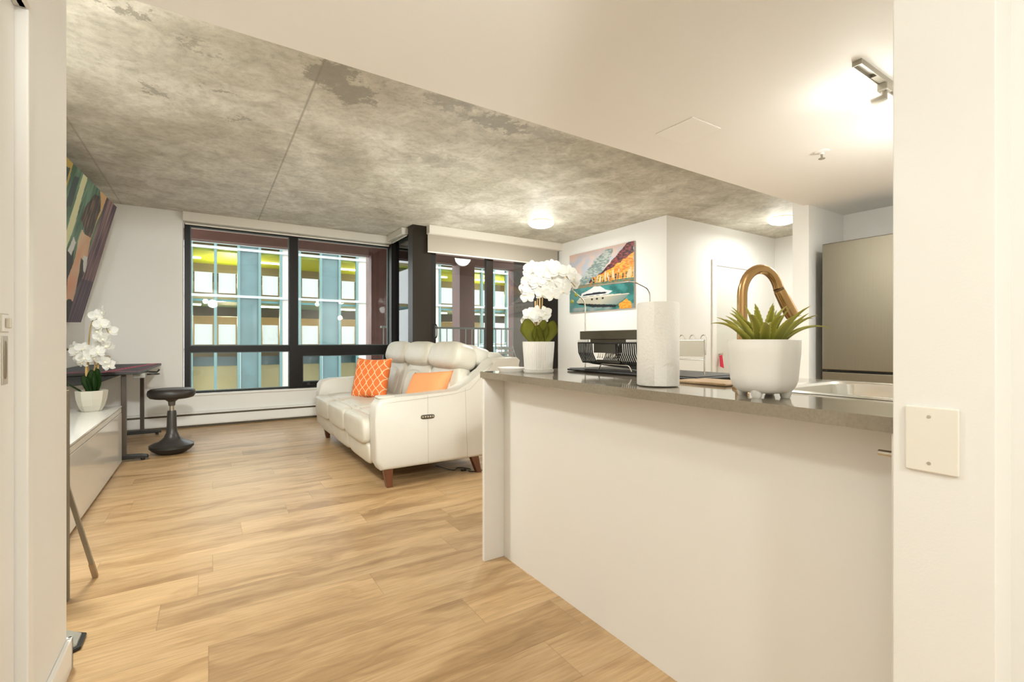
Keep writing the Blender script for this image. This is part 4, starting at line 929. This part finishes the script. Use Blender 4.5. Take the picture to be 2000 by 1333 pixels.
pts = [(-0.43+0.045*math.cos(2*PI*i/20), 5.50+0.045*math.sin(2*PI*i/20), 0.755) for i in range(20)]
bm = B(); tube(bm, pts, 0.006, 6, closed=True); tube(bm, [(-0.50, 5.46, 0.765), (-0.47, 5.5, 0.755)], 0.008, 6); obj('cup_ring', bm, black_m, hk, smooth=60)
bm = B(); tube(bm, [(-0.49, 5.75, 0.765), (-0.42, 5.75, 0.76), (-0.40, 5.75, 0.785)], 0.008, 6); box(bm, -0.53, -0.48, 5.72, 5.78, 0.76, 0.775); obj('headset_hook', bm, black_m, dk, smooth=40)

# wobble stool
wx_, wy_ = -0.290, 5.50
ws = thing('wobble_stool', 'black round wobble stool with domed base on the wooden floor', 'stool', (wx_, wy_, 0))
M = Ry(0.02)
bm = B(); lathe(bm, [(0, 0.0), (0.07, 0.001), (0.12, 0.014), (0.155, 0.038), (0.176, 0.062), (0.174, 0.076), (0.15, 0.080), (0, 0.08)], (wx_, wy_, 0), 48); obj('rubber_base', bm, mat('rubber_black', (0.02, 0.018, 0.015), 0.6), ws, smooth=40)
bm = B(); lathe(bm, [(0.176, 0.078), (0.178, 0.086), (0.15, 0.102), (0.10, 0.120), (0.062, 0.155), (0.045, 0.20), (0.040, 0.24), (0.037, 0.38), (0.033, 0.405), (0.020, 0.406), (0, 0.406)], (wx_, wy_, 0), 48); obj('pedestal', bm, mat('dark_grey_plastic', (0.045, 0.04, 0.035), 0.35), ws, smooth=40)
bm = B(); lathe(bm, [(0, 0.404), (0.019, 0.404), (0.019, 0.455), (0, 0.455)], (wx_, wy_, 0), 24); obj('gas_lift', bm, steel_m, ws, smooth=40)
bm = B(); lathe(bm, [(0.020, 0.45), (0.026, 0.452), (0.030, 0.49), (0.06, 0.515), (0.10, 0.522), (0, 0.523)], (wx_, wy_, 0), 32); obj('seat_bracket', bm, mat('seat_bracket_grey', (0.10, 0.09, 0.075), 0.4), ws, smooth=40)
bm = B(); lathe(bm, [(0, 0.521), (0.14, 0.521), (0.170, 0.530), (0.186, 0.550), (0.190, 0.572), (0.184, 0.598), (0.165, 0.610), (0.12, 0.615), (0, 0.617)], (wx_, wy_, 0), 56); obj('seat', bm, blackleather_m, ws, smooth=60)

# folding mirror/easel stand seen edge-on
ms = thing('folding_stand', 'thin dark framed folding stand with a pale strut leg beside the cabinet', 'stand', (-0.55, 2.7, 0))
bm = B(); box(bm, -0.93, -0.500, 2.600, 2.618, 0.02, 0.86, 0.004); obj('panel', bm, mirror_m, ms)
bm = B(); frame_box(bm, -0.95, -0.480, 2.595, 2.625, 0.0, 0.86, 0.02); obj('panel_frame', bm, mirror_m, ms)
bm = B(); tube(bm, [(-0.520, 2.625, 0.60), (-0.428, 2.792, 0.022)], 0.011, 4); lgq = obj('strut_leg', bm, alu_m, ms)
bm = B(); tube(bm, [(-0.437, 2.776, 0.075), (-0.4255, 2.797, 0.001)], 0.013, 4); obj('foot_cap', bm, mat('foot_cap_wood', (0.42, 0.30, 0.18), 0.6), lgq)

# floor lamp behind the hall wall: only its base shows
fl_ = thing('floor_lamp', 'floor lamp with grey weighted base showing at the hall corner', 'floor lamp', (-0.50, 2.215, 0))
def octo(r, z, sx_=1.0): return [(-0.50+r*sx_*math.cos(2*PI*(i+0.5)/8), 2.215+r*0.82*math.sin(2*PI*(i+0.5)/8), z) for i in range(8)]
bm = B(); loft(bm, [octo(0.140, 0.0), octo(0.143, 0.006), octo(0.142, 0.012), octo(0.134, 0.014)]); bm.faces.new([bm.verts.new(p) for p in octo(0.14, 0.0005)]); obj('base_rim', bm, black_m, fl_, label='black rim')
bm = B(); loft(bm, [octo(0.130, 0.012), octo(0.128, 0.018), octo(0.09, 0.045), octo(0.07, 0.055)]); obj('base', bm, mat('warm_grey_metal', (0.36, 0.35, 0.30), 0.4), fl_)
bm = B(); lathe(bm, [(0.06, 0.05), (0.058, 0.062), (0, 0.064)], (-0.50, 2.215, 0), 24); obj('hub', bm, grey_m, fl_, smooth=50)
bm = B(); tube(bm, rcorner([(-0.50, 2.215, 0.06), (-0.50, 2.215, 1.80), (-0.72, 2.42, 1.80)], 0.08), 0.011, 10); obj('pole', bm, grey_m, fl_, smooth=60)
bm = B(); lathe(bm, [(0.05, 0.10), (0.09, 0.0)], (-0.72, 2.42, 1.68), 32); bmesh.ops.solidify(bm, geom=bm.faces[:], thickness=0.002); obj('lamp_shade', bm, shade_m, fl_, smooth=60)
up = thing('fill_uplight', 'short black fill uplighter added out of sight behind the sofa', 'lamp', (2.48, 4.6, 0))
bm = B(); lathe(bm, [(0, 0), (0.13, 0), (0.13, 0.012), (0.02, 0.02), (0.014, 0.03), (0.014, 0.62), (0, 0.62)], (2.48, 4.6, 0), 32); obj('stand', bm, black_m, up, smooth=40)
bm = B(); lathe(bm, [(0, 0.61), (0.03, 0.615), (0.11, 0.70), (0.12, 0.77), (0.117, 0.77), (0.105, 0.705), (0.03, 0.63), (0, 0.625)], (2.48, 4.6, 0), 32); obj('bowl', bm, black_m, up, smooth=50)
# hall lamp, and a ceiling fill light added out of view over the cabinet
hl = thing('ceiling_light', 'small flush light on the hall ceiling above the viewpoint', 'ceiling light', (-0.06, -0.20, ZL))
bm = B(); lathe(bm, [(0, 0), (0.08, 0), (0.08, -0.012), (0, -0.012)], (-0.06, -0.20, ZL), 32); obj('base_ring', bm, satin_m, hl, smooth=40)
dl = thing('ceiling_light', 'small flush fill light added on the concrete ceiling above the media cabinet', 'ceiling light', (-0.72, 2.95, ZC))
bm = B(); lathe(bm, [(0, 0), (0.10, 0), (0.10, -0.02), (0, -0.02)], (-0.72, 2.95, ZC), 32); obj('base_ring', bm, satin_m, dl, smooth=40)

# ================================================================== PICTURES
def inpoly(p, poly):
    x, y = p; c = False; k = len(poly); j = k-1
    for i in range(k):
        xi, yi = poly[i]; xj, yj = poly[j]
        if (yi > y) != (yj > y) and x < (xj-xi)*(y-yi)/(yj-yi)+xi: c = not c
        j = i
    return c
from mathutils import noise as NZ
def nz(x, y, s, seed=0.0): return NZ.noise(Vector((x*s, y*s, seed)))
def lerp(a, b, t): t = max(0, min(1, t)); return tuple(a[i]*(1-t)+b[i]*t for i in range(3))
def painted(fn, O, U, V, nx, ny):
    bm = B(); cl = bm.loops.layers.float_color.new('Col'); g = [[bm.verts.new(O+U*(i/nx)+V*(j/ny)) for j in range(ny+1)] for i in range(nx+1)]
    for i in range(nx):
        for j in range(ny):
            f = bm.faces.new((g[i][j], g[i+1][j], g[i+1][j+1], g[i][j+1])); c = fn((i+.5)/nx, (j+.5)/ny)
            for lp in f.loops: lp[cl] = (*[0.80*q**1.35 for q in c], 1)
    return bm
# yacht picture on the picture wall (s runs from the far edge to the near edge)
HILL = [(0.33, 0.48), (0.351, 0.503), (0.591, 0.66), (0.735, 0.82), (0.864, 0.95), (0.90, 1.0), (1.0, 1.0), (1.0, 0.42), (0.6, 0.44), (0.33, 0.46)]
ORG = [(0.36, 0.46), (0.40, 0.54), (0.55, 0.60), (0.70, 0.66), (1.0, 0.84), (1.0, 0.42), (0.36, 0.44)]
GRN = [(0.10, 0.49), (0.20, 0.56), (0.32, 0.70), (0.459, 0.86), (0.61, 0.97), (0.72, 0.97), (0.66, 0.78), (0.55, 0.62), (0.37, 0.46), (0.1, 0.46)]
HULL = [(0.123, 0.172), (0.186, 0.244), (0.591, 0.247), (0.945, 0.225), (0.86, 0.138), (0.77, 0.072), (0.535, 0.094), (0.144, 0.150)]
CABN = [(0.19, 0.25), (0.22, 0.31), (0.32, 0.345), (0.42, 0.40), (0.52, 0.39), (0.60, 0.325), (0.70, 0.287), (0.64, 0.25)]
STRIP = [(0.22, 0.262), (0.25, 0.288), (0.45, 0.300), (0.63, 0.288), (0.60, 0.270)]
SHD = [(0.14, 0.150), (0.535, 0.094), (0.77, 0.066), (0.74, 0.03), (0.40, 0.060), (0.18, 0.12)]
OR2 = [(0.78, 0.06), (0.89, 0.155), (0.965, 0.088), (0.965, 0.0), (0.81, 0.0)]
def yacht(s, t):
    w1 = 0.022*nz(s, t, 14, 1); w2 = 0.022*nz(s, t, 14, 5); p = (s+w1, t+w2); a = nz(s, t, 9, 2); b_ = nz(s, t*2, 26, 3); ps = (s+w1*0.25, t+w2*0.25)
    if t > 0.46:
        c = lerp((0.80, 0.66, 0.60), (0.62, 0.64, 0.70), 0.5+a*1.6); c = lerp(c, (0.85, 0.55, 0.42), max(0, (t-0.9)*6))
        if inpoly(p, GRN): c = lerp((0.30, 0.38, 0.36), (0.62, 0.64, 0.60), 0.45+1.3*b_+a)
        if inpoly(p, HILL): c = lerp((0.10, 0.03, 0.05), (0.45, 0.12, 0.10), 0.45+1.5*b_+a)
        if inpoly(p, ORG): c = lerp((0.80, 0.30, 0.03), (0.95, 0.58, 0.12), 0.5+1.3*b_+a)
        if inpoly(p, ORG) and t < 0.56 and nz(s*3, t*0.4, 18, 7) > 0.08: c = lerp((0.04, 0.04, 0.02), (0.45, 0.42, 0.30), 0.4+2*b_)
        if inpoly(p, ORG) and t < 0.62 and nz(s*3, t*0.4, 12, 8) > 0.22: c = (0.82, 0.66, 0.45)
    else:
        c = lerp((0.02, 0.22, 0.20), (0.10, 0.38, 0.36), 0.5+a*1.5+b_*0.6); c = lerp(c, (0.30, 0.42, 0.42), max(0, 0.45-s)*1.4)
        if t > 0.40: c = lerp(c, (0.45, 0.28, 0.10), 0.5+2*b_)
        if t < 0.07: c = lerp(c, (0.48, 0.47, 0.45), 0.4+a)
    if inpoly(ps, SHD): c = (0.015, 0.03, 0.03)
    if inpoly(ps, HULL):
        c = lerp((0.62, 0.58, 0.48), (0.20, 0.32, 0.32), (s-0.55)*2.2+(0.16-t)*3)
        if t > 0.215: c = (0.78, 0.72, 0.62)
        for q in (0.385, 0.465, 0.555):
            if abs(s-q) < 0.016 and abs(t-0.193) < 0.012: c = (0.03, 0.03, 0.03)
    if inpoly(ps, CABN): c = (0.85, 0.82, 0.80)
    if inpoly(ps, STRIP): c = (0.03, 0.04, 0.06)
    if inpoly(p, OR2): c = lerp((0.85, 0.38, 0.02), (0.92, 0.55, 0.10), 0.5+2*b_)
    return c
yp_ = thing('yacht_picture', 'wall picture of a white yacht below an orange hillside', 'picture', (4.84, 5.12, 1.95))
bm = B(); box(bm, 4.822, 4.849, 4.452, 5.800, 1.512, 2.415, 0.001); obj('panel', bm, mat('picture_edge', (0.45, 0.42, 0.38), 0.4), yp_)
bm = painted(yacht, Vector((4.8215, 5.799, 1.513)), Vector((0, -1.346, 0)), Vector((0, 0, 0.901)), 200, 140); obj('print', bm, paint_m, yp_)

# tilted picture on the left wall, leaning out at the top
d0 = 4.75; kk = d0/5.6
e_ = Vector((0.0371468, 0.9987606, 0.0331276)); up_ = Vector((0.2324703, -0.0408778, 0.971744)); nn_ = up_.cross(e_)   # e_ runs away from the camera
Bc = Vector((-1.2707, 7.479, 1.285)); Bc = Vector((0, 0, 1.063))+(Bc-Vector((0, 0, 1.063)))*kk
if nn_.x < 0: nn_ = -nn_
WID, HEI = 2.06*kk, 1.4459*kk
YEL = [(2.1, 1.5), (1.83, 1.5), (1.80, 1.25), (2.1, 0.6)]
BAND = [(1.50, 1.5), (1.33, 1.5), (1.30, 0.86), (1.34, 0.70), (1.50, 0.45), (1.6, 0.4), (1.46, 0.90)]
W1 = [(1.99, 1.38), (1.86, 1.40), (1.83, 0.95), (1.97, 0.85)]; W2 = [(1.72, 1.37), (1.56, 1.38), (1.54, 1.10), (1.68, 1.08)]
CRM = [(0.84, 1.46), (0.52, 1.46), (0.66, 0.86), (0.69, 0.95), (0.62, 1.27)]
PIL = [(0.52, 1.46), (-0.1, 1.46), (-0.1, -0.1), (0.60, -0.1)]
MASS = [(0.99, 1.36), (0.79, 1.39), (0.645, 1.29), (0.616, 1.09), (0.66, 0.93), (0.86, 0.955), (1.17, 1.07), (1.16, 1.18)]
PK = [(1.02, 0.98), (0.70, 0.94), (0.54, 0.76), (0.58, 0.64), (0.96, 0.64), (1.03, 0.85)]
PK2 = [(0.95, 0.66), (0.70, 0.66), (0.62, 0.44), (0.58, 0.22), (0.80, 0.22), (0.98, 0.45)]
WH = [(1.20, 0.86), (1.07, 0.82), (1.12, 0.70), (1.27, 0.72)]; WH2 = [(0.72, 0.74), (0.53, 0.75), (0.46, 0.56), (0.62, 0.60)]
DK = [(1.40, 0.70), (1.08, 0.75), (0.93, 0.55), (0.97, 0.25), (1.5, 0.2)]; DK2 = [(0.78, 0.70), (0.66, 0.70), (0.50, 0.52), (0.60, 0.38), (0.66, 0.56)]; DK3 = [(1.6, 0.225), (0.58, 0.235), (0.49, -0.1), (1.6, -0.1)]
def street(s, t):
    x = (1-s)*2.06; y = t*1.4459; p = (x+0.03*nz(x, y, 5, 1), y+0.03*nz(x, y, 5, 2)); a = nz(x, y, 4, 3); b_ = nz(x*4, y, 6, 4)
    c = lerp((0.07, 0.17, 0.12), (0.22, 0.36, 0.27), 0.5+a+b_)
    if inpoly(p, YEL): c = (0.55, 0.42, 0.12)
    if inpoly(p, W1) or inpoly(p, W2): c = (0.03, 0.08, 0.10)
    if inpoly(p, BAND): c = (0.78, 0.74, 0.50)
    if inpoly(p, PIL):
        st_ = nz((x+0.05*y)*9, y*0.6, 3, 6); c = lerp((0.07, 0.03, 0.08), (0.42, 0.27, 0.28), 0.5+1.4*st_+0.3*a)
        if y < 0.5: c = lerp(c, (0.04, 0.03, 0.10), 0.55)
    if inpoly(p, CRM): c = (0.72, 0.48, 0.26)
    if inpoly(p, DK): c = (0.01, 0.01, 0.02)
    if inpoly(p, PK): c = lerp((0.80, 0.42, 0.28), (0.88, 0.60, 0.45), 0.5+a)
    if inpoly(p, WH) or inpoly(p, WH2): c = (0.85, 0.80, 0.72)
    if inpoly(p, PK2): c = lerp((0.80, 0.38, 0.25), (0.88, 0.55, 0.42), 0.5+a)
    if inpoly(p, DK2): c = (0.02, 0.015, 0.02)
    if inpoly(p, DK3): c = (0.01, 0.008, 0.015)
    if inpoly(p, MASS): c = lerp((0.03, 0.012, 0.02), (0.30, 0.17, 0.13), 0.25+1.6*b_)
    return tuple(min(0.9, q*1.25) for q in c)
tp = thing('tilted_picture', 'large colourful picture leaning out from the left wall near the ceiling', 'picture', tuple(Bc-e_*WID/2+up_*HEI/2))
O = Bc-e_*WID
bm = painted(street, O+nn_*0.0006, e_*WID, up_*HEI, 200, 160); obj('print', bm, gpaint_m, tp)
bm = B()
c8 = [O+a_*e_*WID+b_*up_*HEI-nn_*c_ for c_ in (0.0, 0.018) for a_, b_ in ((0, 0), (1, 0), (1, 1), (0, 1))]
vv = [bm.verts.new(p) for p in c8]
for q in ((0, 1, 2, 3), (7, 6, 5, 4), (0, 4, 5, 1), (1, 5, 6, 2), (2, 6, 7, 3), (3, 7, 4, 0)): bm.faces.new([vv[i] for i in q])
obj('panel', bm, mat('panel_edge', (0.30, 0.26, 0.20), 0.4), tp)
bm = B()
for f_ in (0.3, 0.7):
    a_ = O+e_*WID*f_+up_*HEI*0.85-nn_*0.018; tube(bm, [a_, Vector((XL, a_.y, a_.z+0.02))], 0.004, 6)
obj('hanging_bracket', bm, black_m, tp)

# ================================================================== OUTSIDE
struct('ground', box(B(), -40, 60, 7.6, 60, -4.3, -4.2), asphalt_m)
# balcony
bc = thing('balcony', None, None, (3.8, 7.2, 0), kind='structure')
bm = B(); box(bm, 2.43, 5.6, 6.22, 8.25, -0.15, 0.10); obj('deck', bm, deck_m, bc)
bm = B(); box(bm, -0.6, 5.9, 7.25, 8.5, 2.72, 2.95); box(bm, 2.43, 5.9, 6.22, 7.25, 2.72, 2.95); obj('slab_above', bm, mat('soffit_outside', (0.50, 0.36, 0.30), 0.7), bc)
struct('trim_3', box(B(), -0.7, 5.9, 8.40, 8.62, 2.58, 2.80), brown_m)
for x0, x1 in ((2.43, 2.77), (4.17, 4.50), (5.52, 5.85)):
    struct('wall_outside_pier', box(B(), x0, x1, 8.38, 8.72, -4.2, 2.72), brown_m)
struct('wall_balcony_end', box(B(), 4.90, 5.05, 6.41, 7.55, -0.15, 2.72), taupe_m)
rl = thing('balcony_railing', 'dark metal balcony railing with thin vertical bars beyond the glass door', 'railing', (3.9, 7.9, 0.1))
bm = B(); box(bm, 2.45, 5.5, 7.875, 7.925, 1.285, 1.32, 0.004); obj('top_rail', bm, mat('rail_grey', (0.20, 0.22, 0.20), 0.35), rl)
bm = B(); box(bm, 2.45, 5.5, 7.885, 7.915, 0.20, 0.225); obj('bottom_rail', bm, mat('rail_grey_low', (0.12, 0.12, 0.11), 0.35), rl)
bm0 = B(); box(bm0, -0.007, 0.007, -0.007, 0.007, 0, 1.06); me = bpy.data.meshes.new('baluster'); bm0.to_mesh(me); bm0.free(); me.materials.append(MATS['rail_grey'])
for i in range(24):
    o = bpy.data.objects.new('baluster', me); C.objects.link(o); o.parent = rl; o.location = Vector((2.50+0.13*i, 7.9, 0.225))-rl.location
# folding chairs on the balcony
def bistro(x, y, rot, label):
    t = thing('bistro_chair', label, 'chair', (0, 0, 0))
    white = mat('chair_white', (0.75, 0.72, 0.66), 0.4) if 'chair_white' not in MATS else MATS['chair_white']
    for z in (0.80, 0.72, 0.64):
        bm = B(); box(bm, -0.19, 0.19, 0.19, 0.205, z, z+0.05, 0.003); obj('back_slat', bm, white, t)
    for k_ in range(5):
        bm = B(); box(bm, -0.19, 0.19, -0.19+0.075*k_, -0.135+0.075*k_, 0.44, 0.452, 0.003); obj('seat_slat', bm, white, t)
    for sx_ in (-0.175, 0.175):
        bm = B(); tube(bm, [(sx_, -0.20, 0.0), (sx_, 0.20, 0.86)], 0.008, 6); obj('leg', bm, white, t)
        bm = B(); tube(bm, [(sx_*0.9, 0.22, 0.0), (sx_*0.9, -0.17, 0.44)], 0.008, 6); obj('leg', bm, white, t)
    t.location = (x, y, 0.10); t.rotation_euler = (0, 0, rot); return t
bistro(4.62, 7.15, 0.15, 'white slatted folding chair on the balcony by the dark wall')
bt_ = thing('bistro_table', 'small dark bistro table on the balcony next to the folding chair', 'table', (3.98, 7.2, 0.10))
bm = B(); lathe(bm, [(0, 0.70), (0.27, 0.70), (0.275, 0.71), (0.27, 0.72), (0, 0.72)], (3.98, 7.2, 0.10), 36); obj('table_top', bm, black_m, bt_, smooth=40)
for a_ in (0.6, 2.7, 4.8):
    bm = B(); tube(bm, [(3.98, 7.2, 0.79), (3.98+0.2*math.cos(a_), 7.2+0.2*math.sin(a_), 0.106)], 0.009, 6); obj('leg', bm, black_m, bt_)
# parking building across the street
YB = 26.0
gb = thing('parking_building', 'parking building across the street with a teal metal and glass grid front', 'building', (8, YB, -4.2))
cells = [(-.133, -.097, 'o'), (-.097, -.061, 'b'), (-.061, -.025, 'w'), (-.025, .011, 'o'), (.011, .047, 'o'), (.047, .081, 'b'), (.081, .117, 'o'), (.117, .15, 'w'), (.15, .189, 'o'), (.189, .225, 'b'), (.225, .26, 'o'), (.26, .297, 'w'),
         (.297, .333, 'o'), (.333, .369, 'w'), (.369, .405, 'o'), (.405, .446, 'w'), (.446, .484, 'o'), (.484, .52, 'b'), (.52, .556, 'o'), (.556, .59, 'o'), (.59, .626, 'o'), (.626, .66, 'w'), (.66, .696, 'o'), (.696, .732, 'b'), (.732, .768, 'o'), (.768, .81, 'w')]
levels = [(-4.2, 0.70), (0.82, 3.12), (3.24, 5.36), (5.70, 7.9)]
for lo, hi in ((0.70, 0.82), (3.12, 3.24), (5.36, 5.48), (5.60, 5.70), (7.9, 8.0)):
    bm = B(); box(bm, -3.6, 21.2, YB-0.12, YB+0.02, lo, hi); obj('facade_rail', bm, rail_m, gb)
for a_, b_, ty in cells:
    bm = B(); box(bm, a_*YB-0.06, a_*YB+0.06, YB-0.10, YB+0.10, -4.2, 8.0); obj('mullion', bm, teal_m, gb)
    x0, x1 = a_*YB+0.06, b_*YB-0.06
    if ty == 'b':
        bm = B(); box(bm, x0, x1, YB, YB+0.08, -4.2, 8.0); obj('solid_panel', bm, bluepanel_m, gb)
        bm = B(); tube(bm, [(x0, YB-0.07, -4.2), (x0, YB-0.07, 0.6)], 0.03, 5); obj('downpipe', bm, rail_m, gb)
    elif ty == 'w':
        bm = B(); box(bm, x0-0.02, x1+0.02, YB-0.02, YB+0.08, -4.2, 8.0); obj('solid_panel', bm, whitepanel_m, gb)
    else:
        for lo, hi in levels[1:]:
            bm = B(); box(bm, x0+0.06, x1-0.06, YB+0.02, YB+0.06, lo+0.08, lo+1.02); obj('guard_panel', bm, guard_m, gb)
for i, (z, cm) in enumerate(((0.76, tealsoffit_m), (3.18, tealsoffit_m), (5.53, green_m), (7.95, tealsoffit_m))):
    bm = B(); box(bm, -5, 23, YB+0.35, YB+15, z-0.15, z+0.05); obj('deck_slab', bm, gconc_m, gb)
    bm = B(); box(bm, -5, 23, YB+0.2, YB+4.6, z-0.25, z-0.151); obj('soffit_paint', bm, cm, gb)
    if i:
        bm = B(); box(bm, -5, 23, YB+4.6, YB+5.2, z-0.75, z-0.15); obj('cross_beam', bm, gdark_m, gb)
        for y_ in (YB+2.4, YB+8.5):
            for xx in (-1.5, 3.0, 7.5, 12.0, 16.5):
                bm = B(); box(bm, xx-1.2, xx+1.2, y_-0.06, y_+0.06, z-0.33, z-0.25, 0.02); obj('tube_lamp', bm, tube_m, gb)
bm = B(); box(bm, -5, 23, YB+14.8, YB+15, -4.2, 8); obj('rear_wall', bm, gconc_m, gb)
bm = B(); box(bm, -5, 23, YB+1.2, YB+1.4, -4.2, 0.1); obj('street_front', bm, beige_m, gb)
bm = B(); box(bm, -5, 23, YB+1.15, YB+1.2, -0.15, 0.3); obj('fascia_strip', bm, bluepanel_m, gb)
for xx in (1.0, 9.0, 16.0):
    light('garage_lamp_upper', 'POINT', (xx, YB+2.5, 4.2), 380, (1, 0.9, 0.45), 0.4)
    light('garage_lamp_lower', 'POINT', (xx, YB+6.5, 2.2), 600, (1, 0.86, 0.5), 0.4)
# overhead tram wires in front of the building
for k_, (za, zb) in enumerate(((1.02, 1.10), (-0.35, -0.2))):
    bm = B(); tube(bm, [(-6, 16, za-0.1), (4, 16, za-0.22), (14, 16, zb)], 0.012, 5); w_o = obj('street_wire', bm, rail_m, smooth=60, origin=(4, 16, za))
    tag(w_o, ('upper' if k_ == 0 else 'lower')+' thin cable strung across the street outside', 'cable')
# plain bodies for fill lamps added to brighten the rooms, all out of view
for nm, lab, p in (('ceiling_light', 'small flush fill light added at the rear of the hall ceiling', (0.30, -1.3, ZL)), ('spotlight', 'small added fill spotlight behind the viewpoint pointing into the living room', (0.10, -0.66, ZL)), ('ceiling_light', 'small round fill downlight added on the kitchen ceiling past the track light', (3.10, 0.80, ZL))):
    t = thing(nm, lab, 'ceiling light' if nm == 'ceiling_light' else 'spotlight', p)
    bm = B(); lathe(bm, [(0, 0), (0.05, 0), (0.05, -0.012), (0, -0.012)], p, 24); obj('base_ring', bm, satin_m, t, smooth=40)
    if nm == 'spotlight':
        bm = B(); tube(bm, [(p[0], p[1], ZL-0.012), (p[0], p[1], ZL-0.10)], 0.008, 8); obj('stem', bm, satin_m, t, smooth=40)
for o in list(C.objects):
    if o.parent is None and 'label' in o:
        k = o.name.split('.')[0]
        if k == 'ceiling_light': o['group'] = 'round flush ceiling lights'
        if k == 'roller_blind': o['group'] = 'cream roller blinds over the windows'
        if k == 'orchid_plant': o['group'] = 'white potted orchids'
        if k == 'orchid_pot': o['group'] = 'white orchid pots'
